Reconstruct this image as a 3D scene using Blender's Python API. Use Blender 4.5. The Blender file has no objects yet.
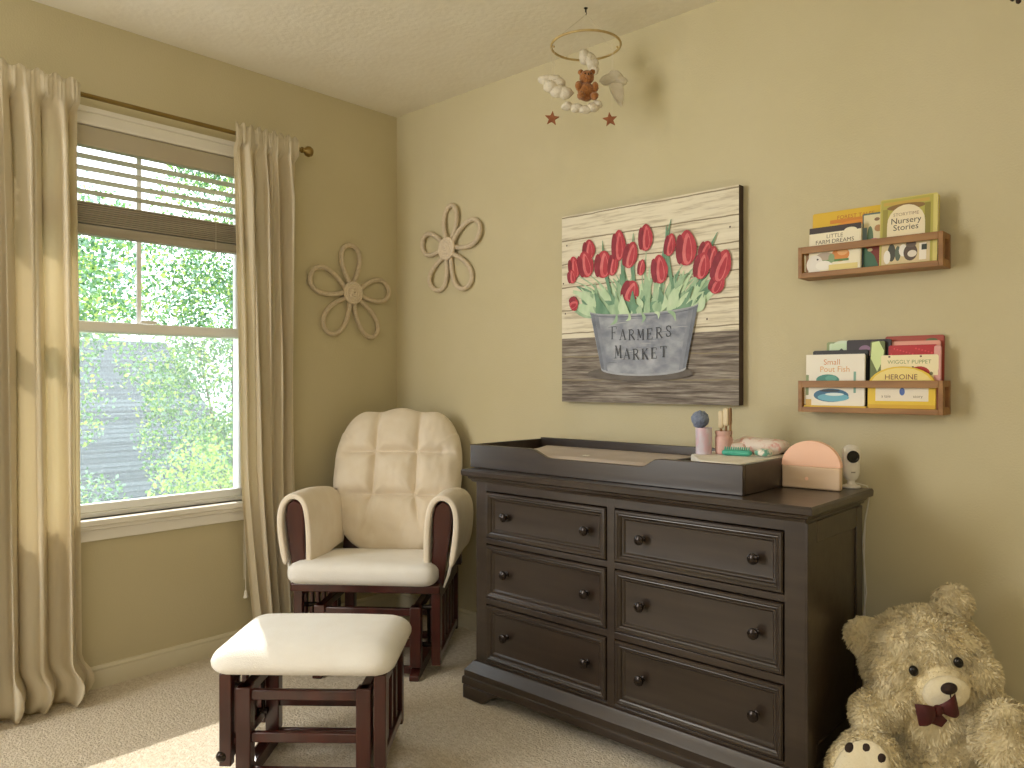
import bpy, bmesh, math, random
import numpy as np
from mathutils import Vector, Matrix, noise
random.seed(7); rng = np.random.default_rng(7)
C = bpy.context.scene.collection
PI = math.pi
R = math.radians

# ------------------------------------------------------------------ helpers
def lin(c):
    if isinstance(c, str):
        c = tuple(int(c[i:i+2], 16) for i in (0, 2, 4))
    return tuple(((v/255)/12.92 if v/255 <= .04045 else ((v/255+.055)/1.055)**2.4) for v in c)

def mat(name, col, rough=.6, col2=None, scale=(8, 8, 8), amt=1.0, bump=0, bscale=None, metal=0, coat=0,
        trans=0, sheen=0, detail=4, lo=.35, hi=.65, spec=.5, emit=0):
    m = bpy.data.materials.new(name); m.use_nodes = True
    nt = m.node_tree; N = nt.nodes; L = nt.links
    b = N['Principled BSDF']; out = N['Material Output']
    b.inputs['Roughness'].default_value = rough
    b.inputs['Metallic'].default_value = metal
    b.inputs['Specular IOR Level'].default_value = spec
    if coat:
        b.inputs['Coat Weight'].default_value = coat; b.inputs['Coat Roughness'].default_value = .15
    if sheen: b.inputs['Sheen Weight'].default_value = sheen
    c1 = (*lin(col), 1)
    b.inputs['Base Color'].default_value = c1
    tc = N.new('ShaderNodeTexCoord')
    mp = N.new('ShaderNodeMapping'); mp.inputs['Scale'].default_value = scale
    L.new(tc.outputs['Object'], mp.inputs['Vector'])
    nz = N.new('ShaderNodeTexNoise'); nz.inputs['Scale'].default_value = 1; nz.inputs['Detail'].default_value = detail
    L.new(mp.outputs[0], nz.inputs['Vector'])
    if col2 is not None:
        cr = N.new('ShaderNodeValToRGB')
        cr.color_ramp.elements[0].position = lo; cr.color_ramp.elements[1].position = hi
        cr.color_ramp.elements[0].color = c1; cr.color_ramp.elements[1].color = (*lin(col2), 1)
        L.new(nz.outputs['Fac'], cr.inputs[0]); L.new(cr.outputs[0], b.inputs['Base Color'])
    if bump:
        n2 = nz
        if bscale:
            n2 = N.new('ShaderNodeTexNoise'); n2.inputs['Scale'].default_value = bscale; n2.inputs['Detail'].default_value = 3
            L.new(tc.outputs['Object'], n2.inputs['Vector'])
        bp = N.new('ShaderNodeBump'); bp.inputs['Strength'].default_value = min(1, bump); bp.inputs['Distance'].default_value = .01
        L.new(n2.outputs['Fac'], bp.inputs['Height']); L.new(bp.outputs[0], b.inputs['Normal'])
    if emit:
        b.inputs['Emission Color'].default_value = c1; b.inputs['Emission Strength'].default_value = emit
    if trans:
        tr = N.new('ShaderNodeBsdfTranslucent'); tr.inputs['Color'].default_value = c1
        mx = N.new('ShaderNodeMixShader'); mx.inputs[0].default_value = trans
        L.new(b.outputs[0], mx.inputs[1]); L.new(tr.outputs[0], mx.inputs[2]); L.new(mx.outputs[0], out.inputs['Surface'])
    return m

class BM:
    """collects shapes, several material slots"""
    def __init__(s): s.bm = bmesh.new(); s.mi = 0
    def face(s, vs):
        try:
            f = s.bm.faces.new(vs); f.material_index = s.mi; f.smooth = True; return f
        except ValueError: return None
    def box(s, a, b, M=None):
        x0, y0, z0 = (min(a[i], b[i]) for i in range(3)); x1, y1, z1 = (max(a[i], b[i]) for i in range(3))
        P = [(x0,y0,z0),(x1,y0,z0),(x1,y1,z0),(x0,y1,z0),(x0,y0,z1),(x1,y0,z1),(x1,y1,z1),(x0,y1,z1)]
        v = [s.bm.verts.new(M @ Vector(p) if M else p) for p in P]
        for q in ((0,3,2,1),(4,5,6,7),(0,1,5,4),(1,2,6,5),(2,3,7,6),(3,0,4,7)): s.face([v[i] for i in q])
        return s
    def loft(s, rings, close_ring=True, cap0=False, cap1=False, close=False):
        V = [[s.bm.verts.new(p) for p in r] for r in rings]
        n = len(V[0]); m = len(V)
        for i in range(m if close else m-1):
            A, B = V[i], V[(i+1) % m]
            for j in range(n if close_ring else n-1):
                s.face([A[j], A[(j+1) % n], B[(j+1) % n], B[j]])
        if cap0: s.face(list(reversed(V[0])))
        if cap1: s.face(V[-1])
        return s
    def tube(s, pts, r, seg=8, closed=False, caps=True, radii=None):
        pts = [Vector(p) for p in pts]; rings = []; n = len(pts); up = None
        for i, p in enumerate(pts):
            if closed: t = (pts[(i+1) % n]-pts[i-1])
            else: t = pts[min(i+1, n-1)]-pts[max(i-1, 0)]
            t.normalize()
            if up is None: up = Vector((0,0,1)) if abs(t.z) < .9 else Vector((1,0,0))
            a = t.cross(up)
            if a.length < 1e-4: up = Vector((1,0,0)); a = t.cross(up)
            a.normalize(); b = a.cross(t).normalized(); up = b
            rr = radii[i] if radii else r
            rings.append([p + (a*math.cos(k*2*PI/seg)+b*math.sin(k*2*PI/seg))*rr for k in range(seg)])
        s.loft(rings, cap0=caps and not closed, cap1=caps and not closed, close=closed); return s
    def lathe(s, prof, M=Matrix.Identity(4), seg=20):
        """prof = [(r,z)]"""
        rings = [[M @ Vector((max(r,1e-5)*math.cos(k*2*PI/seg), max(r,1e-5)*math.sin(k*2*PI/seg), z)) for k in range(seg)] for r, z in prof]
        s.loft(rings, cap0=True, cap1=True); return s
    def prism(s, poly, f, d0, d1):
        """poly 2D points, f(u,v,d)->3D, extruded d0..d1"""
        A = [s.bm.verts.new(f(u, v, d0)) for u, v in poly]; B = [s.bm.verts.new(f(u, v, d1)) for u, v in poly]
        n = len(poly)
        s.face(list(reversed(A))); s.face(B)
        for i in range(n): s.face([A[i], A[(i+1) % n], B[(i+1) % n], B[i]])
        return s
    def flat(s, poly, f, d):
        s.face([s.bm.verts.new(f(u, v, d)) for u, v in poly]); return s
    def ell(s, c, r, M=None, u=20, v=12):
        mm = Matrix.Translation(c) @ (M or Matrix.Identity(4)) @ Matrix.Diagonal((*r, 1))
        res = bmesh.ops.create_uvsphere(s.bm, u_segments=u, v_segments=v, radius=1, matrix=mm)
        for x in res['verts']:
            for f in x.link_faces: f.material_index = s.mi; f.smooth = True
        return s
    def rbox(s, c, h, r, n=12, bulge=0, M=None, warp=None):
        """rounded box: centre, half sizes, corner radii (3), dome on top"""
        r = [min(a, b*.999) for a, b in zip(r, h)]
        def sm(t):
            return math.copysign(abs(math.sin(t*PI/2))**.8, t)
        g = [sm(-1+2*i/n) for i in range(n+1)]
        cache = {}
        def V(p):
            k = tuple(round(x, 5) for x in p)
            if k not in cache:
                q = [p[i]*h[i] for i in range(3)]
                inn = [max(-(h[i]-r[i]), min(h[i]-r[i], q[i])) for i in range(3)]
                v = [(q[i]-inn[i])/r[i] for i in range(3)]
                l = math.sqrt(sum(x*x for x in v)) or 1
                o = [inn[i]+v[i]/l*r[i] if l > 0 else q[i] for i in range(3)]
                if bulge and p[2] > 0: o[2] += bulge*(1-(o[0]/h[0])**2)*(1-(o[1]/h[1])**2)*p[2]
                if warp: o = warp(*o)
                w = Vector(o)
                if M: w = M @ w
                cache[k] = s.bm.verts.new(w + Vector(c))
            return cache[k]
        for ax in range(3):
            for sg in (-1, 1):
                for i in range(n):
                    for j in range(n):
                        q = []
                        for a, b in ((i,j),(i+1,j),(i+1,j+1),(i,j+1)):
                            p = [0,0,0]; p[ax] = sg; p[(ax+1)%3] = g[a]; p[(ax+2)%3] = g[b]; q.append(V(p))
                        if sg < 0: q.reverse()
                        s.face(q)
        return s
    def text(s, body, size, f, d, align='CENTER', at=(0,0)):
        cu = bpy.data.curves.new('t', 'FONT'); cu.body = body; cu.size = size; cu.align_x = align; cu.resolution_u = 3
        ob = bpy.data.objects.new('t', cu); C.objects.link(ob)
        bpy.context.view_layer.update()
        me = ob.to_mesh(); vs = [s.bm.verts.new(f(v.co.x+at[0], v.co.y+at[1], d)) for v in me.vertices]
        for p in me.polygons: s.face([vs[i] for i in p.vertices])
        ob.to_mesh_clear(); bpy.data.objects.remove(ob); bpy.data.curves.remove(cu); return s

WM = {}   # world matrices of roots and parts by object name
def obj(name, B, mats, parent=None, world=True, bevel=0, subsurf=0, sharp=35, smooth=True, normals=True):
    bm = B.bm if isinstance(B, BM) else B
    M = Matrix.Identity(4)
    if parent is not None:
        M = WM[parent.name]
        if world: bm.transform(M.inverted())
    if normals: bmesh.ops.recalc_face_normals(bm, faces=bm.faces)
    me = bpy.data.meshes.new(name); bm.to_mesh(me); bm.free()
    if not isinstance(mats, (list, tuple)): mats = [mats]
    for m in mats: me.materials.append(m)
    o = bpy.data.objects.new(name, me); C.objects.link(o)
    if smooth: me.set_sharp_from_angle(angle=R(sharp))
    else:
        for p in me.polygons: p.use_smooth = False
    if parent is not None: o.parent = parent
    WM[o.name] = M.copy()
    if bevel:
        b = o.modifiers.new('b', 'BEVEL'); b.width = bevel; b.segments = 2; b.limit_method = 'ANGLE'; b.angle_limit = R(40)
    if subsurf:
        b = o.modifiers.new('s', 'SUBSURF'); b.levels = subsurf; b.render_levels = subsurf
    return o
def tag(o, label, cat, group=None):
    o['label'] = label; o['category'] = cat
    if group: o['group'] = group
    return o
def thing(name, label, cat, loc=(0,0,0), rz=0, group=None, M=None):
    o = bpy.data.objects.new(name, None); C.objects.link(o)
    o.empty_display_size = .05
    if M is None: M = Matrix.Translation(loc) @ Matrix.Rotation(rz, 4, 'Z')
    o.matrix_world = M; WM[o.name] = M.copy()
    return tag(o, label, cat, group)
def struct(name, B, m, parent=None, **k):
    o = obj(name, B, m, parent, **k); o['kind'] = 'structure'; return o

# ------------------------------------------------------------------ materials
WALL = mat('wall_paint', 'C9BF9B', .75, 'CCC2A0', (3,3,3), bump=.12, bscale=180)
CEIL = mat('ceiling_paint', 'EAE4D2', .9, 'EDE8D8', (6,6,6), bump=.16, bscale=45)
TRIM = mat('trim_paint', 'DAD2B8', .45, 'DED7BE', (3,3,3))
WTRIM = mat('window_trim_paint', 'F1EEE4', .4, 'F4F1E9', (3,3,3))
VINYL = mat('vinyl', 'F4F4F0', .4, 'F6F6F3', (3,3,3))
CARPET = mat('carpet', 'CEC0A8', .95, 'E4D9C6', (60,60,60), bump=1, bscale=130, detail=8, sheen=.2)
ESP = mat('espresso_wood', '2B211A', .33, '372C24', (3,30,30), bump=.05, coat=.25, spec=.5)
ESPD = mat('gap_shade', '0E0A08', .8)
CHERRY = mat('cherry_wood', '32120E', .3, '471A13', (20,20,4), coat=.4)
CUSH = mat('cream_cushion_fabric', 'E8DBC6', .9, 'EDE2D0', (14,14,14), bump=.25, bscale=300, sheen=.3)
CUSHW = mat('skylit_cushion_fabric', 'EDEAE4', .9, 'F1EFEA', (14,14,14), bump=.25, bscale=300, sheen=.3)  # whiter, cooler copy of the cushion fabric, skylight tint put into the colour
CURT = mat('cream_curtain', 'F2E9D2', .9, 'F4ECD8', (6,6,2), bump=.2, bscale=400, trans=.42)
BRASS = mat('brass', '8A7340', .35, '9A8350', (9,9,9), metal=.9)
KNOB = mat('knob_metal', '241C18', .22, '2E2520', (20,20,20), metal=.5)
BLIND = mat('blind_white', 'CFC9B8', .5, 'D4CEBE', (3,3,3), trans=.15)
BLINDD = mat('blind_stack_backlit', 'A39A88', .6, 'AFA695', (3,3,60))  # greyer than the slats: backlit shade of stack and bottom rail in the colour
HEADR = mat('headrail', 'B8AE98', .6, 'BDB49F', (3,3,3))
SHELF = mat('walnut_shelf', '8A6038', .5, 'A27746', (6,40,40), bump=.1)
ROPE = mat('rope_white', 'D3C3A8', .9, 'DCCDB4', (90,90,90), bump=.6, bscale=220)
FUR = mat('cream_fur', 'E6D8B0', .9, 'F0E4C2', (18,18,18), sheen=.3)
FURS = mat('short_fur', 'EFE3C2', .9, 'F3E9CC', (30,30,30), sheen=.3, bump=.3, bscale=150)
BLACKP = mat('black_plastic', '0A0807', .25, '120D0B', (20,20,20))
PADB = mat('paw_velvet', '2A1C16', .8, '33231B', (20,20,20))
MAROON = mat('maroon_ribbon', '3C0E10', .6, '501519', (20,20,20))
PAPER = mat('paper', 'EFE9D8', .8, 'F4EFE2', (20,20,20))
WHITE = mat('white_cloth', 'E9E6DC', .85, 'F1EEE6', (20,20,20), bump=.15, bscale=120)
def flatmat(name, c, c2=None, sc=(30,30,30), rough=.6, **k): return mat(name, c, rough, c2 or c, sc, **k)

# ------------------------------------------------------------------ camera
CAM = Vector((3.0271, -2.4492, 1.1202)); YAW = R(42.5)
cam = bpy.data.cameras.new('camera'); co = bpy.data.objects.new('camera', cam); C.objects.link(co)
co.location = CAM; co.rotation_euler = (PI/2, 0, YAW)
cam.sensor_width = 36; cam.lens = 36*770/1024; cam.shift_y = -(384-381.6)/1024; cam.clip_start = .05
bpy.context.scene.camera = co

# ------------------------------------------------------------------ room
X1, Y0, H = 4.4, -4.4, 2.44
struct('floor', BM().box((-.12, Y0-.1, -.1), (X1+.1, .12, 0)), CARPET)
struct('ceiling', BM().box((-.12, Y0-.1, H), (X1+.1, .12, H+.1)), CEIL)
struct('wall_back', BM().box((-.14, 0, -.1), (X1+.1, .12, H+.1)), WALL)
struct('wall_right', BM().box((X1, Y0-.1, -.1), (X1+.12, 0, H+.1)), WALL)
struct('wall_front', BM().box((-.14, Y0-.12, -.1), (X1+.1, Y0, H+.1)), WALL)
WY0, WY1, WZ0, WZ1 = -1.66, -.775, .62, 2.05
b = BM(); T = -.14
b.box((T, Y0, 0), (0, WY0, H)); b.box((T, WY1, 0), (0, 0, H)); b.box((T, WY0, 0), (0, WY1, WZ0)); b.box((T, WY0, WZ1), (0, WY1, H))
struct('wall_left', b, WALL)
def baseb(name, f, a0, a1):
    prof = [(0,0),(.014,0),(.014,.055),(.011,.062),(.012,.070),(.008,.078),(0,.08)]
    b = BM(); b.loft([[f(a, u, v) for u, v in prof] for a in (a0, a1)], cap0=True, cap1=True)
    struct(name, b, TRIM, sharp=30)
baseb('baseboard_left', lambda a,u,v: (u, a, v), Y0+.001, -.001)
baseb('baseboard_back', lambda a,u,v: (a, -u, v), .001, X1-.001)
# window: casing, stool, frame, sashes, panes
w = bpy.data.objects.new('window_1', None); C.objects.link(w); w['kind'] = 'structure'; w['label'] = 'double hung window in the left wall between cream curtains'
WM[w.name] = Matrix.Identity(4)
b = BM()
c0, c1 = WY0-.06, WY1+.02
for (y0,z0,y1,z1) in ((WY0-.06, WZ1, WY1+.06, WZ1+.065), (WY0-.06, WZ0, WY0, WZ1), (WY1, WZ0, WY1+.03, WZ1)):
    b.box((0,y0,z0),(.014,y1,z1))
b.box((.014, WY0-.06, WZ1+.045), (.022, WY1+.06, WZ1+.065)); b.box((.014, WY0-.06, WZ1+.0), (.02, WY1+.06, WZ1+.012))
struct('casing', b, WTRIM, w, bevel=.003)
b = BM(); b.box((-.10, WY0-.05, WZ0-.022), (.045, WY1+.03, WZ0)); b.box((0, WY0-.04, WZ0-.08), (.018, WY1+.025, WZ0-.022)); b.box((0.018, WY0-.04, WZ0-.04), (.028, WY1+.025, WZ0-.022))
struct('sill', b, WTRIM, w, bevel=.004)
b = BM()
for (y0,z0,y1,z1) in ((WY0,WZ0,WY0+.022,WZ1),(WY1-.022,WZ0,WY1,WZ1),(WY0,WZ1-.02,WY1,WZ1),(WY0,WZ0,WY1,WZ0+.018)):
    b.box((-.135,y0,z0),(-.02,y1,z1))
struct('jamb', b, VINYL, w, bevel=.002)
def sash(x, z0, z1, y0=WY0+.022, y1=WY1-.022, mull=False, rb=.03, rt=.03):
    b = BM(); s = .022
    b.box((x-.03,y0,z0),(x,y0+s,z1)); b.box((x-.03,y1-s,z0),(x,y1,z1)); b.box((x-.03,y0,z0),(x,y1,z0+rb)); b.box((x-.03,y0,z1-rt),(x,y1,z1))
    if mull:
        ym = (y0+y1)/2; b.box((x-.02,ym-.008,z0),(x-.006,ym+.008,z1))
    return b
MZ = 1.325
struct('sash_frame', sash(-.065, MZ-.022, WZ1-.02, mull=True, rb=.035), VINYL, w, bevel=.002)
struct('sash_frame', sash(-.03, WZ0+.018, MZ+.018, rt=.036, rb=.03), VINYL, w, bevel=.002)
b = BM(); b.box((-.03, -1.235, MZ+.018), (-.008, -1.175, MZ+.030)); struct('sash_lock', b, VINYL, w, bevel=.003)
G = bpy.data.materials.new('glass_pane'); G.use_nodes = True
nt = G.node_tree; nt.nodes.clear(); o_ = nt.nodes.new('ShaderNodeOutputMaterial'); tr = nt.nodes.new('ShaderNodeBsdfTransparent'); gl = nt.nodes.new('ShaderNodeBsdfGlossy'); gl.inputs['Roughness'].default_value = .02
mx = nt.nodes.new('ShaderNodeMixShader'); fr = nt.nodes.new('ShaderNodeFresnel'); fr.inputs[0].default_value = 1.3
nt.links.new(fr.outputs[0], mx.inputs[0]); nt.links.new(tr.outputs[0], mx.inputs[1]); nt.links.new(gl.outputs[0], mx.inputs[2]); nt.links.new(mx.outputs[0], o_.inputs[0])
SC = bpy.data.materials.new('insect_screen'); SC.use_nodes = True
nt = SC.node_tree; nt.nodes.clear(); o_ = nt.nodes.new('ShaderNodeOutputMaterial'); tr = nt.nodes.new('ShaderNodeBsdfTransparent'); df = nt.nodes.new('ShaderNodeBsdfTranslucent'); df.inputs[0].default_value = (.8,.85,.85,1)
mx = nt.nodes.new('ShaderNodeMixShader'); mx.inputs[0].default_value = .22
tc = nt.nodes.new('ShaderNodeTexCoord'); wv = nt.nodes.new('ShaderNodeTexNoise'); mp = nt.nodes.new('ShaderNodeMapping'); mp.inputs['Scale'].default_value = (5,18,90)
mr = nt.nodes.new('ShaderNodeMapRange'); mr.inputs['To Min'].default_value = .0; mr.inputs['To Max'].default_value = .15
nt.links.new(tc.outputs['Object'], mp.inputs[0]); nt.links.new(mp.outputs[0], wv.inputs[0]); nt.links.new(wv.outputs[0], mr.inputs[0]); nt.links.new(mr.outputs[0], mx.inputs[0])
nt.links.new(tr.outputs[0], mx.inputs[1]); nt.links.new(df.outputs[0], mx.inputs[2]); nt.links.new(mx.outputs[0], o_.inputs[0])
b = BM(); b.box((-.083, WY0+.03, MZ), (-.080, WY1-.03, WZ1-.03)); struct('glass_pane', b, G, w)
b = BM(); b.box((-.048, WY0+.03, WZ0+.03), (-.045, WY1-.03, MZ)); struct('glass_pane', b, G, w)
b = BM(); b.loft([[(-.118, y, z) for z in (WZ0+.01, MZ)] for y in (WY0+.02, WY1-.02)], close_ring=False); struct('insect_screen', b, SC, w)

# ------------------------------------------------------------------ blinds
t = thing('window_blind', 'raised horizontal slat blind at the top of the window', 'blind', (-.01, (WY0+WY1)/2, WZ1))
by0, by1 = WY0+.028, WY1-.028
b = BM(); b.box((-.028, by0, 1.975), (.012, by1, WZ1-.002)); obj('headrail', b, HEADR, t, bevel=.003)
b = BM()
for i in range(5):
    z = 1.94-i*.043
    b.box((-.026, by0+.006, -.0017), (.022, by1-.006, .0017), Matrix.Translation((0,0,z)) @ Matrix.Translation((-.006,0,0)) @ Matrix.Rotation(R(-4), 4, 'Y'))
obj('slats', b, BLIND, t)
b = BM()
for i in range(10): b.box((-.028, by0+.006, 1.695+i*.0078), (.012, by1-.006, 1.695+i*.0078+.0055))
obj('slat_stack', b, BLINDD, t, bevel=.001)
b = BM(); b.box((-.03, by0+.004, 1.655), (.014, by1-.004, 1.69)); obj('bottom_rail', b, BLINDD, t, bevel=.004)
for y in (-1.5, -.95):
    b = BM(); b.box((.0155, y-.0012, 1.66), (.0165, y+.0012, 1.975)); obj('ladder_cord', b, BLIND, t)
b = BM(); b.tube([(.02, -.845, 1.97), (.032, -.843, 1.2), (.05, -.838, .64), (.05, -.838, .24)], .0016, 5); b.tube([(.02, -.85, 1.97), (.034, -.85, 1.2), (.052, -.846, .64), (.052, -.846, .30)], .0013, 5); p = obj('pull_cord', b, CUSHW, t)
b = BM(); b.lathe([(.002,.03),(.005,.026),(.007,.012),(.010,0),(.008,-.004)], Matrix.Translation((.05, -.838, .225)), 10); obj('tassel', b, CUSHW, p)

# ------------------------------------------------------------------ curtains
RZ, RX = 2.128, .09
t = thing('curtain_rod', 'thin brass curtain rod with a round finial above the window', 'curtain rod', (RX, -1.3, RZ))
b = BM(); b.tube([(RX, -2.35, RZ), (RX, -.60, RZ)], .0085, 12); obj('rod', b, BRASS, t)
for s, y in ((1, -.60), (-1, -2.35)):
    b = BM(); b.lathe([(.008,-.0),(.013,.002),(.013,.008),(.008,.012),(.012,.018),(.021,.026),(.024,.038),(.019,.05),(.008,.056)], Matrix.Translation((RX, y, RZ)) @ Matrix.Rotation(-s*PI/2, 4, 'X'), 16); obj('finial', b, BRASS, t)
for y in (-.635, -2.3):
    b = BM(); b.box((.0, y-.012, RZ-.04), (.004, y+.012, RZ+.03)); b.box((.004, y-.005, RZ-.018), (RX, y+.005, RZ-.010)); obj('bracket', b, BRASS, t, bevel=.001)
def curtain(label, top, mid, bot, zmid, nf, amp, seed, pool=0):
    """top/mid/bot = (y0,y1) edges at rod, zmid, floor"""
    rnd = random.Random(seed); t = thing('curtain', label, 'curtain', (RX, sum(top)/2, 0), group='cream curtains')
    NU, NV = nf*20, 90; z1 = RZ+.035
    ph = [rnd.uniform(-.9,.9) for _ in range(nf+2)]; am = [rnd.uniform(.5,1.25) for _ in range(nf+2)]
    rows = []
    for j in range(NV+1):
        v = j/NV; z = z1 + (0.012-z1)*v
        if z > zmid: k = (z1-z)/(z1-zmid); e = [top[i]+(mid[i]-top[i])*k for i in (0,1)]
        else: k = (zmid-z)/zmid; e = [mid[i]+(bot[i]-mid[i])*k**1.2 for i in (0,1)]
        row = []
        for i in range(NU+1):
            u = i/NU; fi = u*nf; f0 = int(min(fi, nf-1)); fr_ = fi-f0
            s = fr_*fr_*(3-2*fr_); A = am[f0]*(1-s)+am[f0+1]*s; P = ph[f0]*(1-s)+ph[f0+1]*s
            d = min(1, (z1-z)/.25)
            x = math.sin(2*PI*fi + P*(1-.35*v)+.25*math.sin(3*v+seed))*amp*A*(.45+.55*d)
            x += .016*math.sin(2*PI*fi*2.1+seed+2*v)*d + .007*math.sin(2*PI*fi*3.7+2*seed-v)*d
            n = noise.noise(Vector((u*9, z*1.3, seed)))*.014
            n *= (.2 if abs(z-RZ) < .05 else 1)
            if abs(z-RZ) < .05:   # pocket on the rod with gathers
                g = .35; x = .016 + abs(x*g) + abs(math.sin(2*PI*fi*3.3+seed))*.006
                zz = z + (rnd.uniform(-1,1)*.001) + (.008*math.sin(2*PI*fi*1.7+seed) if z > RZ+.02 else 0)
            else: zz = z
            y = e[0]+(e[1]-e[0])*u + .35*amp*math.sin(4*PI*fi+P)*d*.5
            if pool and z < .14:
                q = (1-z/.14); x += .03*math.sin(q*PI)*(.7+.5*math.sin(2*PI*fi+1)) ; y += .03*math.sin(q*PI)*(1 if u > .7 else 0)*u
            row.append((max(.022, RX+x+n), y, zz))
        rows.append(row)
    b = BM(); b.loft(rows, close_ring=False)
    o = obj('fabric', b, CURT, t, sharp=180, normals=False)
    m = o.modifiers.new('s', 'SOLIDIFY'); m.thickness = .0018
    hem = []
    return t
curtain('wide cream curtain panel at the left edge, hem bunched on the carpet', (-2.28,-1.490), (-2.26,-1.470), (-2.24,-1.462), 1.0, 9, .048, 3, pool=1)
curtain('narrow cream curtain panel hanging between window and glider chair', (-.915,-.625), (-.875,-.632), (-.80,-.60), .75, 5, .034, 8)

# ------------------------------------------------------------------ dresser
DX0, DX1, DY = 1.087, 2.263, -.52
t = thing('dresser', 'dark espresso wood dresser with six panelled drawers and round knobs', 'dresser', ((DX0+DX1)/2, -.28, 0))
b = BM()
b.box((DX0, -.495, .06), (DX1, -.115, .77))
for a in ((DX0,1.137),(1.652,1.681),(2.207,DX1)): b.box((a[0], DY, .09), (a[1], -.49, .77))
for a in ((.737,.77),(.553,.573),(.341,.363),(.09,.143)): b.box((DX0+.001, DY+.0005, a[0]), (DX1-.001, -.49, a[1]))
b.box((DX1-.002, DY, .136), (DX1+.005, DY+.06, .762)); b.box((DX1-.002, -.165, .136), (DX1+.005, -.115, .762)); b.box((DX1-.002, DY+.06, .705), (DX1+.005, -.165, .762)); b.box((DX1-.002,DY+.06,.136),(DX1+.005,-.165,.185))
obj('carcass', b, ESP, t, bevel=.002)
b = BM()
prof = [(.022,.762),(.028,.768),(.028,.774),(.035,.782),(.035,.786)]
# top slab with stepped under-moulding
def ringxy(o, z): return [(DX0-.014-o, DY+.006-o, z), (DX1-.008+o, DY+.006-o, z), (DX1-.008+o, -.088, z), (DX0-.014-o, -.088, z)]
b.loft([ringxy(o, z) for o, z in ((.0,.762),(.006,.764),(.010,.772),(.016,.776),(.018,.783),(.030,.786),(.034,.789),(.035,.803),(.031,.809))], cap0=True, cap1=True)
obj('top', b, ESP, t, sharp=20)
b = BM()
def ringb(o, z): return [(DX0-o, DY-o, z), (DX1+.004+o, DY-o, z), (DX1+.004+o, -.115, z), (DX0-o, -.115, z)]
b.loft([ringb(o, z) for o, z in ((.0,.135),(.006,.132),(.014,.120),(.024,.108),(.030,.100),(.030,.080),(.034,.077),(.036,.070),(.036,.052),(.030,.048),(0,.048))], cap0=True, cap1=True)
obj('base_moulding', b, ESP, t, sharp=20)
for sx, x in ((1, DX0-.034), (-1, DX1+.038)):
    poly = [(0,0.001),(.095,0.001),(.105,.006),(.118,.018),(.135,.03),(.155,.04),(.18,.049),(0,.049)]
    b = BM(); b.prism(poly, lambda u,v,d: (x+sx*u, d, v), DY-.035, DY-.01)
    poly = [(0,0.001),(.08,0.001),(.10,.018),(.13,.04),(.15,.049),(0,.049)]
    b.prism(poly, lambda u,v,d: (x+sx*d, DY-.0349+u, v), 0, .025)
    obj('foot', b, ESP, t, bevel=.004)
    b = BM(); b.box((x, -.118, .001), (x+sx*.06, -.178, .05)); obj('foot', b, ESP, t, bevel=.004)
def drawer(x0, x1, z0, z1, kx):
    b = BM(); Yb = -.512
    rings = []
    for ins, d in ((0,-.01),(0,.010),(.003,.014),(.009,.0145),(.013,.011),(.015,.0115),(.019,.009),(.022,.004),(.026,.0035),(.031,-.001),(.034,-.0015)):
        rings.append([(x0+ins, Yb-d, z0+ins), (x1-ins, Yb-d, z0+ins), (x1-ins, Yb-d, z1-ins), (x0+ins, Yb-d, z1-ins)])
    b.loft(rings, cap0=True, cap1=True)
    d = obj('drawer', b, ESP, t, sharp=14)
    for x in kx:
        b = BM(); zc = (z0+z1)/2
        b.lathe([(.0085,0),(.0085,.002),(.005,.004),(.0045,.012),(.008,.015),(.0135,.018),(.0155,.0225),(.0145,.027),(.010,.030),(.003,.0315)], Matrix.Translation((x, Yb+.0015, zc)) @ Matrix.Rotation(PI/2, 4, 'X'), 20)
        obj('knob', b, KNOB, d)
for z0, z1 in ((.576,.734),(.366,.550),(.146,.338)):
    drawer(1.140, 1.649, z0, z1, (1.228, 1.572)); drawer(1.684, 2.204, z0, z1, (1.775, 2.128))
b = BM()
for a in ((1.137,1.652),(1.681,2.207)):
    for z in ((.573,.737),(.363,.553),(.143,.341)): b.box((a[0], -.4965, z[0]), (a[1], -.4955, z[1]))
obj('gap_shade_sheet', b, ESPD, t)  # thin near-black sheets painting the shade in the gaps around the drawers

# ------------------------------------------------------------------ changing tray and what is in it
TX0, TX1, TYF, TYB, TZ = 1.022, 2.078, -.487, -.095, .8095
t = thing('changing_tray', 'dark open changing topper tray resting on the dresser top', 'changing tray', ((TX0+TX1)/2, -.27, TZ))
b = BM(); f = lambda u,v,d: (u, d, v)
hi, lo_ = .893, .866
poly = [(TX0,TZ),(TX1,TZ),(TX1,hi),(1.825,hi),(1.80,hi-.003),(1.765,lo_+.003),(1.745,lo_),(1.40,lo_),(1.38,lo_+.003),(1.33,hi-.003),(1.305,hi),(TX0,hi)]
b.prism(poly, f, TYF, TYF+.016); obj('front_board', b, ESP, t, bevel=.002, sharp=25)
b = BM(); b.box((TX0+.016, TYB-.016, TZ), (TX1-.016, TYB, .899)); obj('back_board', b, ESP, t, bevel=.002)
for x in (TX0, TX1-.016):
    b = BM(); b.box((x, TYF+.016, TZ), (x+.016, TYB, hi)); obj('side_board', b, ESP, t, bevel=.002)
b = BM(); b.box((1.788, TYF+.016, TZ+.006), (1.80, TYB-.016, .880)); obj('divider', b, ESP, t, bevel=.002)
b = BM(); b.box((TX0+.016, TYF+.016, TZ), (TX1-.016, TYB-.016, TZ+.006)); obj('bottom_board', b, ESP, t)
PAD = mat('changing_pad', 'BDB0A8', .5, 'C6BAB2', (8,8,8))
t = thing('changing_pad', 'pale greyish pink contoured changing pad lying inside the dark tray', 'changing pad', (1.41, -.27, TZ+.006))
b = BM()
pw = []
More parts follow.
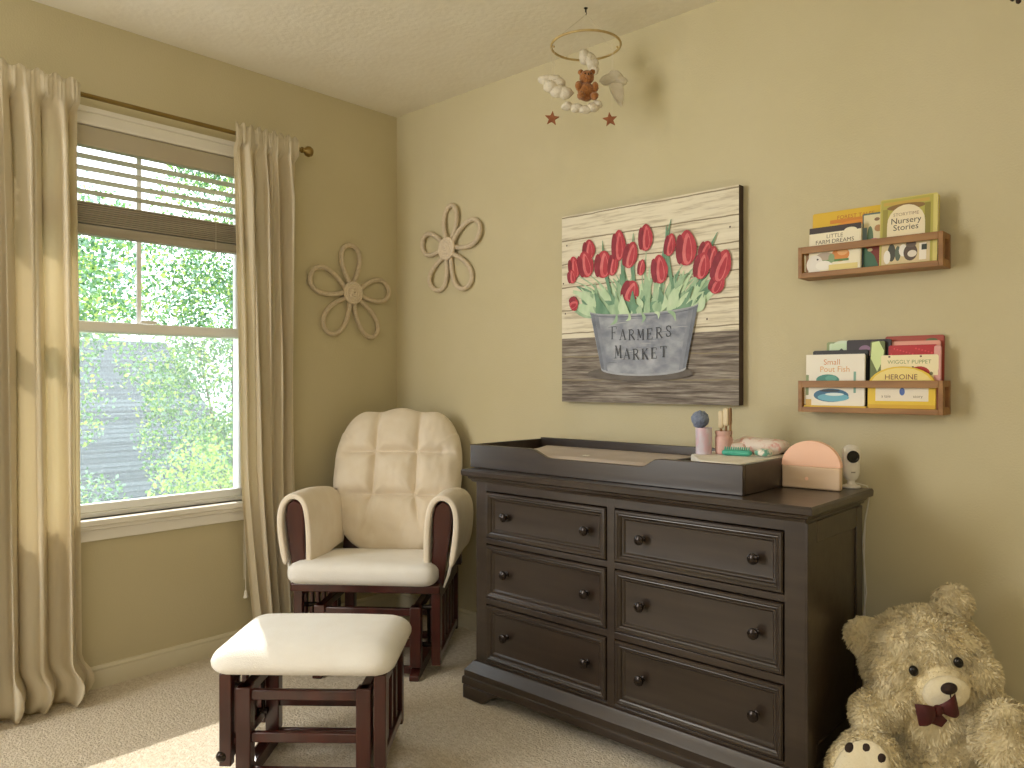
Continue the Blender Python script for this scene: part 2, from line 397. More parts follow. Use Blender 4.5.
for j in range(13):
    yy = -1+2*j/12; y = -.292+yy*.176
    pw.append([( -1+2*i/30, y, yy) for i in range(31)])
ht = lambda u, v: .862 + .016*abs(v)**2.2 - .02*max(0,abs(u)-.86)**1.0/.14 - .018*max(0,abs(v)-.85)/.15
rows = [[(1.413+u*.362, y, ht(u,v)) for u,y,v in r] for r in pw]
b.loft(rows, close_ring=False)
edge = [r for r in rows[0]]+[r[-1] for r in rows[1:]]+list(reversed(rows[-1]))[1:]+[r[0] for r in reversed(rows[1:-1])]
b.loft([edge, [(x*1.0, y, TZ+.0065) for x, y, z in edge]], cap1=True)
bmesh.ops.remove_doubles(b.bm, verts=b.bm.verts, dist=1e-4)
obj('cushion', b, PAD, t, sharp=60)
b = BM(); b.box((1.392, -.30, .8615), (1.412, -.285, .8640)); obj('care_tag', b, WHITE, t)

t = tag(obj('folded_cloth', BM().prism([(1.935,-.466),(2.058,-.466),(2.058,-.115),(1.815,-.115),(1.815,-.30)], lambda u,v,d:(u,v,d), TZ+.007, .8945), WHITE, bevel=.006), 'white folded cloth filling the right end of the dark tray', 'cloth')
ZC = .895
# cup with brushes
LAV = flatmat('lavender_glaze', 'D3CAD6', 'D9B9C6', (40,40,22), .35, lo=.45, hi=.6)
t = thing('cup', 'lavender white cup with pink pattern holding a bath puff and brushes', 'cup', (1.856, -.262, ZC))
cm = Matrix.Translation((1.846, -.275, ZC))
b = BM(); b.lathe([(.023,0),(.0245,.004),(.0255,.082),(.0235,.082),(.022,.006),(.001,.005)], cm, 24); obj('body', b, LAV, t)
PUFF = flatmat('blue_sponge', '7E8BA6', '8F9BB4', (90,90,90), .95, bump=1, bscale=150)
b = BM(); b.ell((1.826, -.262, ZC+.106), (.027,.027,.028)); 
for v in b.bm.verts: v.co += (v.co-Vector((1.826,-.262,ZC+.106))).normalized()*noise.noise(v.co*120)*.004
b.tube([(1.842,-.272,ZC+.02),(1.838,-.27,ZC+.07),(1.830,-.264,ZC+.09)], .003, 8)
tag(obj('bottle_brush', b, PUFF), 'round blue grey sponge brush leaning out of the lavender cup', 'brush')
CRM = flatmat('cream_plastic', 'DCCBA6', 'E4D5B4', (20,20,20), .5)
BRN = flatmat('brown_handle', '94714C', '7E5D3C', (20,20,20), .5)
PNK = flatmat('pink_plastic', 'DDB7AE', 'D4A59F', (30,30,60), .5)
t = thing('jar', 'small pink jar behind the lavender cup with wooden brushes inside', 'jar', (1.893,-.235,ZC))
b = BM(); b.lathe([(.023,0),(.026,.004),(.027,.05),(.024,.058),(.026,.062),(.026,.072),(.023,.072),(.022,.006),(.001,.005)], Matrix.Translation((1.893,-.235,ZC)), 24); obj('body', b, PNK, t)
def brush(lbl, x, y, top, mm, w):
    t = thing('hair_brush', lbl, 'brush', (x, y, ZC+.008))
    b = BM(); b.tube([(x,y,ZC+.008),(x,y,top-.045)], .004, 8); obj('handle', b, BRN, t)
    b = BM(); b.rbox((x,y,top-.025), (w,.006,.028), (.006,.005,.008), 8); obj('head', b, mm, t)
brush('short cream brush standing in the pink jar beside the blue puff', 1.884, -.236, 1.026, CRM, .0085)
brush('tall cream brush standing in the middle of the pink jar', 1.901, -.236, 1.035, CRM, .0095)
brush('brown backed brush at the right rim of the pink jar', 1.9155, -.236, 1.037, BRN, .0045)
# packs
FLOR = flatmat('floral_print', 'F1E4DC', 'DDA9A0', (55,55,55), .5, lo=.52, hi=.66, bump=.2)
def lumpy(name, lbl, cat, c, h, r, M, m, amp, seed, sc=25):
    b = BM(); b.rbox((0,0,0), h, r, 14, warp=None)
    for v in b.bm.verts:
        n = noise.noise(v.co*sc+Vector((seed,0,0)))*amp
        v.co += v.co.normalized()*n
        v.co.z = max(v.co.z, -h[2])
    b.bm.transform(Matrix.Translation(c) @ M)
    o = obj(name, b, m, sharp=60); return tag(o, lbl, cat)
lumpy('wipes_pack', 'plump white and pink floral pack leaning at the back of the tray', 'pack', (1.972,-.165,ZC+.026), (.088,.046,.025), (.05,.04,.022), Matrix.Rotation(R(8),4,'Z'), FLOR, .012, 3)
lumpy('wipes_pack', 'flat pink flowered pack lying behind the teal comb', 'pack', (1.915,-.215,ZC+.018), (.040,.022,.017), (.02,.018,.015), Matrix.Rotation(R(20),4,'Z'), FLOR, .006, 9)
TEAL = flatmat('teal_plastic', '3FA892', '57BBA6', (30,30,30), .4)
t = thing('comb', 'teal comb with upright teeth lying on the white cloth', 'comb', (1.95,-.262,ZC), R(12))
b = BM(); b.rbox((0,0,.009), (.045,.016,.009), (.014,.013,.008), 8); obj('spine', b, TEAL, t, world=False)
b = BM()
for i in range(12): b.tube([(-.036+i*.0065,0,.014),(-.036+i*.0065,.004,.026)], .0022, 6, radii=[.0026,.0016])
obj('teeth', b, TEAL, t, world=False)
LEAFP = flatmat('leaf_print', 'F0EADF', '6FAE9C', (70,70,70), .5, lo=.5, hi=.62)
lumpy('baby_sock', 'small white sock with green leaf print right of the teal comb', 'sock', (2.02,-.235,ZC+.012), (.028,.02,.012), (.018,.018,.011), Matrix.Rotation(R(-15),4,'Z'), LEAFP, .005, 5)

# half round lamp
PEACH = mat('peach_glow', 'F5C2A2', .5, 'F6CBB0', (4,4,4), emit=.10)
BEECH = mat('pale_wood', 'E6C9AA', .5, 'EAD0B4', (6,30,30))
t = thing('night_light', 'half round peach night light with a pale wooden lower half', 'lamp', (2.16,-.222,.8095))
def arch(hw, z0, z1, zc, y0, y1):
    pts = []
    for k in range(25):
        a = PI*k/24; x = hw*math.cos(a); z = zc+ (z1-zc)*math.sin(a); pts.append((x, max(z, z0)))
    pts = [(hw, z0)] + pts + [(-hw, z0)] if zc > z0+1e-6 else pts
    return pts
M_ = Matrix.Translation((2.1605,-.229,.8095)) @ Matrix.Rotation(R(4),4,'Z')
b = BM(); b.prism([(.083,.066)]+[(.083*math.cos(PI*k/28), .0665+.073*math.sin(PI*k/28)) for k in range(29)]+[(-.083,.066)], lambda u,v,d: M_ @ Vector((u,d,v)), 0, .024); obj('shade', b, PEACH, t, bevel=.006)
b = BM(); b.prism([(.0825,.0),(.083,.066),(-.083,.066),(-.0825,0)], lambda u,v,d: M_ @ Vector((u,d,v)), -.001, .025); obj('base', b, BEECH, t, bevel=.005)
b = BM(); b.lathe([(.004,0),(.005,.001),(.004,.002)], M_ @ Matrix.Translation((-.01,-.0005,.03)) @ Matrix.Rotation(PI/2,4,'X'), 14); obj('touch_button', b, PEACH, t)
# baby monitor
MW = flatmat('white_plastic', 'E6E2D8', 'EAE6DC', (5,5,5), .35)
t = thing('baby_monitor', 'white baby monitor camera with round black lens beside the night light', 'camera', (2.237,-.118,.8095), R(38))
b = BM(); b.lathe([(.024,0),(.026,.003),(.025,.007),(.012,.012),(.010,.022)], seg=24); obj('stand', b, MW, t, world=False)
b = BM(); b.rbox((0,0,.073), (.024,.016,.054), (.023,.014,.024), 14, warp=lambda x,y,z: (x*(1+.10*z/.054), y, z)); obj('body', b, MW, t, world=False)
b = BM(); b.lathe([(.017,0),(.018,.002),(.0175,.004),(.014,.0045),(.012,.0035),(.002,.005)], Matrix.Translation((0,-.0135,.092)) @ Matrix.Rotation(PI/2,4,'X'), 24); obj('lens', b, BLACKP, t, world=False)
b = BM(); b.box((-.006,-.0165,.045),(.006,-.0155,.0485)); obj('badge', b, flatmat('grey_print','9A968C'), t, world=False)
b = BM()
pts = [(2.243,-.098,.822),(2.262,-.06,.812),(2.262,-.03,.79),(2.240,-.006,.70),(2.232,-.006,.62),(2.238,-.006,.56),(2.243,-.006,.48),(2.236,-.006,.42),(2.24,-.006,.30),(2.24,-.02,.12)]
b.tube(pts, .0022, 6); b.tube([(x+.006*math.sin(i*1.7),y,z) for i,(x,y,z) in enumerate(pts[3:])], .0018, 6)
tag(obj('power_cable', b, MW), 'thin white cable hanging down the wall behind the dresser', 'cable')

# ------------------------------------------------------------------ painting
PX0, PX1, PZ0, PZ1, PY = 1.088, 1.846, 1.040, 1.780, -.036
t = thing('canvas_painting', 'square canvas of red tulips in a galvanised bucket above the dresser', 'painting', ((PX0+PX1)/2, -.002, (PZ0+PZ1)/2))
PL = bpy.data.materials.new('painted_planks'); PL.use_nodes = True
nt = PL.node_tree; N = nt.nodes; L = nt.links; bs = N['Principled BSDF']; bs.inputs['Roughness'].default_value = .75
tc = N.new('ShaderNodeTexCoord'); sp = N.new('ShaderNodeSeparateXYZ'); L.new(tc.outputs['Object'], sp.inputs[0])
def ramp(cols):
    r = N.new('ShaderNodeValToRGB'); e = r.color_ramp.elements
    while len(e) < len(cols): e.new(.5)
    for k, (p, c) in enumerate(cols): e[k].position = p; e[k].color = (*lin(c), 1)
    return r
def nz(sc, det=5):
    mp = N.new('ShaderNodeMapping'); mp.inputs['Scale'].default_value = sc; L.new(tc.outputs['Object'], mp.inputs[0])
    n = N.new('ShaderNodeTexNoise'); n.inputs['Scale'].default_value = 1; n.inputs['Detail'].default_value = det; n.inputs['Roughness'].default_value = .65; L.new(mp.outputs[0], n.inputs[0]); return n
r1 = ramp([(.32,'A89C86'),(.42,'CFC5AE'),(.5,'E4DCC6'),(.75,'EFE8D4')]); L.new(nz((4,1,60)).outputs[0], r1.inputs[0])
r2 = ramp([(.30,'453C36'),(.44,'6E645C'),(.55,'8E857B'),(.68,'B4ADA2')]); L.new(nz((5,1,90)).outputs[0], r2.inputs[0])
cmpn = N.new('ShaderNodeMath'); cmpn.operation = 'GREATER_THAN'; cmpn.inputs[1].default_value = 1.292-(PZ0+PZ1)/2; L.new(sp.outputs[2], cmpn.inputs[0])
mixc = N.new('ShaderNodeMix'); mixc.data_type = 'RGBA'; L.new(cmpn.outputs[0], mixc.inputs[0]); L.new(r2.outputs[0], mixc.inputs[6]); L.new(r1.outputs[0], mixc.inputs[7])
# plank seams
mul = N.new('ShaderNodeMath'); mul.operation = 'MULTIPLY_ADD'; mul.inputs[1].default_value = 1/.0925; mul.inputs[2].default_value = 10.03
mpn = nz((7,1,7), 2); add = N.new('ShaderNodeMath'); add.operation = 'MULTIPLY_ADD'; add.inputs[1].default_value = .012; L.new(mpn.outputs[0], add.inputs[0]); L.new(sp.outputs[2], add.inputs[2]); L.new(add.outputs[0], mul.inputs[0])
frc = N.new('ShaderNodeMath'); frc.operation = 'FRACT'; L.new(mul.outputs[0], frc.inputs[0])
lt = N.new('ShaderNodeMath'); lt.operation = 'LESS_THAN'; lt.inputs[1].default_value = .05; L.new(frc.outputs[0], lt.inputs[0])
m2 = N.new('ShaderNodeMix'); m2.data_type = 'RGBA'; m2.inputs[7].default_value = (*lin('93876F'), 1); L.new(lt.outputs[0], m2.inputs[0]); L.new(mixc.outputs[2], m2.inputs[6]); L.new(m2.outputs[2], bs.inputs['Base Color'])
EDGE = flatmat('canvas_edge', '3A2E26', '4A3C32', (20,20,20), .8)
b = BM(); b.box((PX0,PY,PZ0),(PX1,-.003,PZ1)); b.bm.faces.ensure_lookup_table()
for fc in b.bm.faces:
    fc.material_index = 0 if abs(fc.calc_center_median().y-PY) < 1e-4 else 1
obj('canvas', b, [PL, EDGE], t)
# artwork: one mesh
TUL = [(1.153,1.571,.029,.045,-10),(1.142,1.536,.023,.028,-10),(1.225,1.633,.031,.04,0),(1.209,1.578,.038,.053,-15),(1.295,1.569,.042,.053,0),(1.34,1.565,.024,.044,10),(1.365,1.633,.032,.059,0),(1.418,1.591,.032,.05,15),(1.484,1.648,.031,.05,0),(1.466,1.54,.017,.03,10),(1.586,1.609,.024,.041,10),(1.543,1.526,.035,.053,-5),(1.418,1.457,.04,.04,25),(1.652,1.59,.041,.063,0),(1.727,1.575,.027,.031,20),(1.752,1.545,.022,.04,10),(1.712,1.521,.032,.047,10),(1.77,1.454,.029,.036,30),(1.786,1.513,.036,.057,20),(1.153,1.427,.029,.022,70)]
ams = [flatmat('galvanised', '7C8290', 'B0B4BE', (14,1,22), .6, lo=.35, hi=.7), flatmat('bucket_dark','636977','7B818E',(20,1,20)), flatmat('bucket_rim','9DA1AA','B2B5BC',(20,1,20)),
       flatmat('tulip_red','A82636','BE3C48',(25,1,25)), flatmat('tulip_light','D25A62','DD7A7C',(25,1,25)), flatmat('tulip_dark','7E1A28','96243A',(25,1,25)),
       flatmat('leaf_green','8DB08C','AFCBA8',(30,1,14)), flatmat('leaf_light','B9D6AE','CEE2C2',(30,1,14)), flatmat('leaf_dark','5F8A6E','7CA486',(30,1,14)), flatmat('bucket_ink','3D4048','464A52',(30,1,30)), flatmat('plank_nail','5A4A3C'),
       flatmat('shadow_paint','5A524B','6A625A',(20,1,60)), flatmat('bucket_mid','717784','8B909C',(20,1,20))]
b = BM(); lay = [PY-.0003]
pf = lambda u,v,d: (u, d, v)
def flat(poly, mi):
    lay[0] -= .00003; b.mi = mi; b.flat(poly, pf, lay[0])
rr = random.Random(4)
def blade(x0,z0,x1,z1,w,bend,mi):
    a = Vector((x0,z0)); c = Vector((x1,z1)); d = (c-a); n = Vector((-d.y,d.x)).normalized(); Lf=[];Rt=[]
    for k in range(9):
        s = k/8; p = a+d*s+n*bend*math.sin(PI*s); ww = w*math.sin(PI*min(.97,.15+.85*s))**.8
        Lf.append((p.x+n.x*ww, p.y+n.y*ww)); Rt.append((p.x-n.x*ww, p.y-n.y*ww))
    flat(Lf+Rt[::-1], mi)
# stems
for (x,z,w_,h_,tl) in TUL:
    sx = 1.47+(x-1.47)*.42; blade(sx, 1.37, x, z-h_*.6, .004, (x-1.47)*.08, 6)
for k in range(120):
    s = rr.uniform(-1,1); x0 = 1.468+s*.20; x1 = 1.468+s*rr.uniform(.28,.36); z1 = 1.40+rr.uniform(.02,.14)*(1-.35*abs(s)) 
    blade(x0, 1.375, x1, z1, rr.uniform(.009,.017), rr.uniform(-.02,.02), rr.choice((6,6,7,7,8)))
for x0,x1,z1 in ((1.60,1.57,1.68),(1.55,1.59,1.70),(1.40,1.385,1.62),(1.70,1.77,1.63),(1.44,1.43,1.67),(1.33,1.29,1.66)):
    blade(x0, 1.45, x1, z1, .008, .01, 8)
def tulip(x,z,w_,h_,tl):
    def tf(pts): 
        a = R(-tl); return [(x+u*math.cos(a)-v*math.sin(a), z+u*math.sin(a)+v*math.cos(a)) for u,v in pts]
    egg = [(w_*math.sin(a)*(1-.28*max(0,math.cos(a))), h_*math.cos(a)) for a in [2*PI*k/20 for k in range(20)]]
    flat(tf(egg), 3)
    flat(tf([(-w_*.85+u*.42*w_, v) for u,v in [(math.sin(2*PI*k/12)+.5, h_*.86*math.cos(2*PI*k/12)-.04*h_) for k in range(12)]]), 5)
    flat(tf([(u*.46*w_+.08*w_, v) for u,v in [(math.sin(2*PI*k/14)*(1-.35*math.cos(2*PI*k/14)), h_*.9*math.cos(2*PI*k/14)-.06*h_) for k in range(14)]]), 4)
    flat(tf([(u*.26*w_+.2*w_, v) for u,v in [(math.sin(2*PI*k/12)*(1-.35*math.cos(2*PI*k/12)), h_*.7*math.cos(2*PI*k/12)-.1*h_) for k in range(12)]]), 3)
for a in TUL: tulip(*a)
for k in range(44):
    s = rr.uniform(-1,1); x0 = 1.468+s*.21; x1 = 1.468+s*rr.uniform(.24,.33); z1 = 1.395+rr.uniform(.0,.07)
    blade(x0, 1.37, x1, z1, rr.uniform(.009,.015), rr.uniform(-.02,.02), rr.choice((6,7,7,8)))
# bucket: shadow, body, rim, ink
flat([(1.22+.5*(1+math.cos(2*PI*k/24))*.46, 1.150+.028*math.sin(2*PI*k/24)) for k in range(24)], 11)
body = [(1.233,1.393)]+[(1.4665+.2335*math.cos(PI+PI*k/16), 1.393-.022*math.sin(PI*k/16)) for k in range(1,16)]+[(1.700,1.394),(1.652,1.172)]+[(1.4695+.1825*math.cos(PI*k/16), 1.168-.026*math.sin(PI*k/16)) for k in range(0,17)]
flat(body, 0)
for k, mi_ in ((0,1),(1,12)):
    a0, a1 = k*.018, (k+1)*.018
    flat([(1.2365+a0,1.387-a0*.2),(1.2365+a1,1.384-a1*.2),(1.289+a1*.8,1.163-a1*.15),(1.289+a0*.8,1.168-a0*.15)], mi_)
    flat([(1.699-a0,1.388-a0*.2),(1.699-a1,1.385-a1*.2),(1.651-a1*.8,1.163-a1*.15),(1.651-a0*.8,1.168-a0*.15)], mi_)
for k in range(14):
    zz = 1.19+k*.0135; xx = 1.31+((k*61)%29)/100; blade(xx, zz, xx+.05+((k*17)%5)*.01, zz+.001, .0016, .002, 2 if k%2 else 12)
for dz in (0, -.008):
    flat([(1.4665+(.2335-abs(dz)*.2)*math.cos(PI+PI*k/16), 1.393+dz-.022*math.sin(PI*k/16)) for k in range(17)]+[(1.4665+(.2335-abs(dz)*.2)*math.cos(PI+PI*k/16), 1.389+dz-.022*math.sin(PI*k/16)) for k in range(16,-1,-1)], 1 if dz else 2)
flat([(1.4695+.1825*math.cos(PI*k/16), 1.174-.026*math.sin(PI*k/16)) for k in range(17)]+[(1.4695+.1825*math.cos(PI*k/16), 1.167-.026*math.sin(PI*k/16)) for k in range(16,-1,-1)], 2)
for k in range(5):
    blade(1.36+k*.055, 1.372, 1.33+k*.07, 1.335+.012*(k%2), .007, .01, 7 if k%2 else 6)
# serif lettering
def serif(word, x0, z0, wd, hgt, bend):
    n = len(word); cw = wd/n
    def S(pts, wdt, ox, sc, zb):
        for i in range(len(pts)-1):
            (ax,az),(bx,bz) = pts[i],pts[i+1]; a = Vector((ox+ax*cw*.72, zb+az*sc)); c = Vector((ox+bx*cw*.72, zb+bz*sc)); d = (c-a)
            if d.length < 1e-6: continue
            e = d.normalized()*wdt*.25; nn = Vector((-d.y,d.x)).normalized()*wdt/2
            flat([tuple(a-e+nn), tuple(a-e-nn), tuple(c+e-nn), tuple(c+e+nn)], 9)
    for i, ch in enumerate(word):
        sc = hgt if i == 0 else hgt*.82
        u = (i+.5)/n*2-1; zb = z0 - bend*(1-u*u); ox = x0+i*cw+cw*.12; TH, TN = .0052, .0022
        def sf(x,z,w2=.16): S([(x-w2,z),(x+w2,z)], TN, ox, sc, zb)
        if ch in 'FE':
            S([(.2,0),(.2,1)],TH,ox,sc,zb); S([(.05,1),(.85,1)],TN,ox,sc,zb); S([(.2,.52),(.65,.52)],TN,ox,sc,zb); S([(.85,1),(.85,.8)],TN,ox,sc,zb); S([(.65,.62),(.65,.42)],TN,ox,sc,zb)
            if ch=='E': S([(.05,0),(.88,0)],TN,ox,sc,zb); S([(.88,0),(.88,.22)],TN,ox,sc,zb)
            else: sf(.2,0)
        if ch=='A': S([(.1,0),(.5,1)],TN,ox,sc,zb); S([(.5,1),(.9,0)],TH,ox,sc,zb); S([(.25,.36),(.75,.36)],TN,ox,sc,zb); sf(.1,0); sf(.9,0)
        if ch in 'R':
            S([(.2,0),(.2,1)],TH,ox,sc,zb); S([(.05,1),(.55,1),(.75,.9),(.8,.76),(.72,.6),(.5,.5),(.2,.5)],TN*1.5,ox,sc,zb); S([(.45,.5),(.95,0)],TH,ox,sc,zb); sf(.2,0)
        if ch=='M': S([(.1,0),(.15,1)],TN,ox,sc,zb); S([(.15,1),(.5,.2)],TH,ox,sc,zb); S([(.5,.2),(.85,1)],TN,ox,sc,zb); S([(.85,1),(.92,0)],TH,ox,sc,zb); sf(.1,0,.13); sf(.92,0,.13); sf(.1,1,.1); sf(.9,1,.1)
        if ch=='K': S([(.2,0),(.2,1)],TH,ox,sc,zb); S([(.85,1),(.2,.45)],TN,ox,sc,zb); S([(.4,.6),(.9,0)],TH,ox,sc,zb); sf(.2,0); sf(.2,1); sf(.9,0); sf(.85,1)
        if ch=='S': S([(.8,.78),(.78,.95),(.5,1),(.25,.93),(.2,.75),(.35,.58),(.7,.42),(.82,.22),(.7,.05),(.45,0),(.22,.06),(.2,.25)],TH*.7,ox,sc,zb)
        if ch=='T': S([(.5,0),(.5,1)],TH,ox,sc,zb); S([(.08,1),(.92,1)],TN,ox,sc,zb); S([(.08,1),(.08,.8)],TN,ox,sc,zb); S([(.92,1),(.92,.8)],TN,ox,sc,zb); sf(.5,0)
serif('FARMERS', 1.328, 1.284, .275, .046, .010); serif('MARKET', 1.347, 1.212, .236, .046, .010)
for (x,z) in ((1.122,1.66),(1.105,1.51),(1.82,1.64),(1.735,1.335),(1.115,1.39)):
    flat([(x+.0035*math.cos(2*PI*k/8), z+.0035*math.sin(2*PI*k/8)) for k in range(8)], 10)
obj('tulip_artwork', b, ams, t, normals=False, smooth=False)

# ------------------------------------------------------------------ shelves
SX0, SX1 = 2.066, 2.470
def shelf(lbl, z0, z1):
    t = thing('book_ledge', lbl, 'shelf', ((SX0+SX1)/2, -.003, z0), group='book ledges')
    b = BM(); b.box((SX0+.012,-.085,z0),(SX1-.012,-.003,z0+.012)); obj('bottom_board', b, SHELF, t, bevel=.001)
    for x in (SX0, SX1-.012):
        b = BM(); b.box((x,-.085,z0),(x+.012,-.064,z1)); b.box((x,-.024,z0),(x+.012,-.003,z1)); b.box((x,-.064,z0),(x+.012,-.024,z0+.022)); b.box((x,-.064,z1-.018),(x+.012,-.024,z1))
        obj('end_frame', b, SHELF, t, bevel=.0008)
    b = BM(); b.box((SX0+.012,-.085,z1-.021),(SX1-.012,-.076,z1)); obj('front_rail', b, SHELF, t, bevel=.001)
    b = BM(); b.box((SX0+.012,-.0852,z0-.0002),(SX1-.012,-.080,z0+.016)); obj('front_lip', b, SHELF, t, bevel=.001)
    b = BM(); b.box((SX0+.012,-.010,z0+.012),(SX1-.012,-.003,z0+.03)); obj('back_rail', b, SHELF, t)
shelf('upper walnut book ledge on the wall right of the painting', 1.440, 1.536)
shelf('lower walnut book ledge on the wall above the night light', 1.027, 1.123)
_bm = {}
def bc(c, c2=None, sc=(40,40,40)):
    k = (c, c2)
    if k not in _bm: _bm[k] = flatmat('print_'+c, c, c2 or c, sc, .45)
    return _bm[k]
def book(lbl, x0, x1, z0, z1, y, th, col, art=None, lean=3, spine=None, arch_=False, group=None):
    """front cover at y, thickness th going back"""
    w_, h_ = x1-x0, z1-z0
    M = Matrix.Translation((x0, y, z0)) @ Matrix.Rotation(R(-lean), 4, 'X')
    t = thing('picture_book', lbl, 'book', M=M, group='picture books on the wall ledges')
    cv = bc(*col) if isinstance(col, tuple) else bc(col)
    if arch_:
        outl = [(0,0),(w_,0),(w_,h_*.55)]+[(w_/2+w_/2*math.cos(PI*k/14), h_*.55+h_*.45*math.sin(PI*k/14)) for k in range(1,14)]+[(0,h_*.55)]
    else:
        q = .004; outl = [(q,0),(w_-q,0),(w_,q),(w_,h_-q),(w_-q,h_),(q,h_),(0,h_-q),(0,q)]
    b = BM(); b.prism(outl, lambda u,v,d:(u,d,v), 0, .0016); b.prism(outl, lambda u,v,d:(u,d,v), th-.0016, th); b.box((0,.0016,.002),(.0016,th-.0016,h_*(.5 if arch_ else 1)-.002))
    obj('cover', b, [cv], t, world=False)
    ins = .003; cx, cz = w_/2, h_/2
    b = BM(); b.prism([(cx+(u-cx)*(1-2*ins/w_), cz+(v-cz)*(1-2*ins/h_)) for u,v in outl], lambda u,v,d:(u,d,v), .0017, th-.0017); obj('pages', b, PAPER, t, world=False)
    if art:
        b = BM(); ms = []; d = [-.0002]
        def A(kind, c, *a):
            m = bc(c)
            if m not in ms: ms.append(m)
            b.mi = ms.index(m); d[0] -= .00006; g = lambda u,v,dd:(u,dd,v)
            if kind == 'poly': b.flat([(u*w_, v*h_) for u,v in a[0]], g, d[0])
            if kind == 'rect': u0,v0,u1,v1 = a; b.flat([(u0*w_,v0*h_),(u1*w_,v0*h_),(u1*w_,v1*h_),(u0*w_,v1*h_)], g, d[0])
            if kind == 'oval':
                cx,cy,rx,ry = a[:4]; rot = a[4] if len(a) > 4 else 0
                pts=[]
                for k in range(22):
                    p=rx*w_*math.cos(2*PI*k/22); q=ry*h_*math.sin(2*PI*k/22); pts.append((cx*w_+p*math.cos(rot)-q*math.sin(rot), cy*h_+p*math.sin(rot)+q*math.cos(rot)))
                b.flat(pts, g, d[0])
            if kind == 'text':
                s, cx, cy, sz = a; b.text(s, sz, g, d[0], at=(cx*w_, cy*h_))
        art(A)
        obj('cover_print', b, ms, t, world=False, normals=False, smooth=False)
    return t
Z1 = 1.4522
def a_yellow(A):
    A('rect','E0B92C',.02,.02,.98,.98); A('rect','D98A2A',.25,.80,.99,.86); A('text','C06A20','FOREST TALES',.6,.86,.017); A('oval','E8962C',.62,.74,.3,.08); A('rect','C9A93A',.02,.5,.98,.7)
book('yellow picture book with orange band at the back left of the upper ledge', 2.086, 2.302, Z1, 1.648, -.030, .014, 'DDB62E', a_yellow, 4)
def a_mid(A):
    A('rect','E3D9B2',.05,.02,.97,.97); A('rect','7F97A0',.0,.1,.18,.75); A('oval','5E7A5C',.3,.55,.12,.22); A('oval','B98A5A',.6,.72,.14,.06); A('oval','8B6B4E',.55,.88,.1,.03); A('oval','C77A8A',.45,.5,.2,.05); A('rect','30402E',.1,.3,.5,.42)
book('cream picture book with a blue edge between yellow and olive books', 2.243, 2.318, Z1, 1.622, -.047, .010, '5C6E66', a_mid, 3)
def a_red(A): A('rect','7A2A18',.02,.02,.98,.98); A('poly','3E6A4E',[(.0,.0),(.75,0),(.5,.55),(.1,.9),(0,.9)]); A('oval','C9B48A',.3,.8,.12,.07)
book('small dark red and green book low between the two front books', 2.252, 2.312, Z1, 1.524, -.060, .008, '6E2415', a_red, 3)
def a_farm(A):
    A('rect','F0E8CC',.03,.0,.97,.86); A('rect','3A2E2C',.0,.87,1,1); A('oval','F0E8CC',.8,.87,.12,.06)
    A('text','7A6A4A','LITTLE',.5,.745,.017); A('text','5A4A34','FARM DREAMS',.5,.63,.0175)
    A('oval','B9A894',.32,.32,.2,.12); A('oval','D98A3E',.62,.36,.17,.15); A('oval','E8B070',.66,.42,.10,.08); A('rect','5E8A4A',.25,.22,.78,.27); A('oval','E9E4DA',.12,.2,.16,.20); A('oval','F2EEE4',.3,.16,.16,.10); A('oval','8FA77A',.45,.3,.06,.1); A('rect','E6D48A',.4,.04,.95,.16); A('oval','4A4038',.18,.3,.02,.02)
book('cream board book with dark top edge and farm animals, front left of upper ledge', 2.094, 2.248, Z1, 1.594, -.074, .010, ('EFE7CB','EAE0C0'), a_farm, 4)
def a_nurs(A):
    A('rect','B7AE52',.02,.02,.92,.985); A('rect','D8CC7A',.93,.02,1,.985); A('rect','C8A850',.06,.90,.86,.95); A('oval','8A6A38',.46,.86,.34,.05)
    A('rect','9A9040',.05,.3,.14,.85); A('rect','8E8438',.78,.3,.88,.88); A('oval','EFE2C0',.46,.62,.33,.27); A('rect','EFE2C0',.13,.36,.79,.60)
    A('text','9A7A5A','STORYTIME',.46,.73,.013); A('text','2E261E','Nursery',.46,.62,.024); A('text','2E261E','Stories',.46,.52,.024)
    A('rect','D9C79A',.04,.03,.88,.33); A('oval','4A4A40',.22,.2,.07,.13); A('oval','EFEAE0',.14,.14,.06,.10); A('oval','5E6A5A',.33,.18,.05,.11); A('oval','EFEAE0',.42,.22,.07,.09); A('oval','5A4A40',.55,.18,.12,.12); A('oval','E2DACB',.58,.16,.08,.05); A('oval','6A5A50',.56,.30,.09,.05); A('rect','F0E8D8',.70,.06,.82,.30); A('rect','3A4038',.74,.2,.83,.28); A('oval','4A3A2A',.66,.40,.05,.03); A('oval','4A3A2A',.74,.42,.05,.02)
book('olive storybook with cream oval title, front right of upper ledge', 2.300, 2.452, Z1, 1.650, -.073, .020, 'CDC06A', a_nurs, 4)
Z2 = 1.0392
def a_a(A): A('rect','8FA06A',.02,.1,.98,.98); A('oval','D9E8D0',.4,.9,.3,.12)
book('pale leafy green book tallest at the back left of the lower ledge', 2.128, 2.250, Z2, 1.243, -.024, .008, '93A276', a_a, 3)
def a_lime(A): A('poly','CFE6C2',[(.05,.80),(.1,.99),(.80,.99),(.98,.80)]); A('poly','22382A',[(.2,.84),(.45,.92),(.75,.82),(.7,.80),(.2,.80)])
book('mint and white book with dark leaf print behind the cream fish book', 2.140, 2.222, Z2, 1.238, -.035, .008, 'D5EACB', a_lime, 3)
def a_dark(A): A('oval','8A6A8A',.42,.85,.14,.07); A('oval','D2B2C2',.48,.80,.10,.04); A('oval','B08AA2',.36,.80,.08,.04)
book('black book with mauve flowers at the middle of the lower ledge', 2.196, 2.322, Z2, 1.246, -.046, .008, '2A1F26', a_dark, 3)
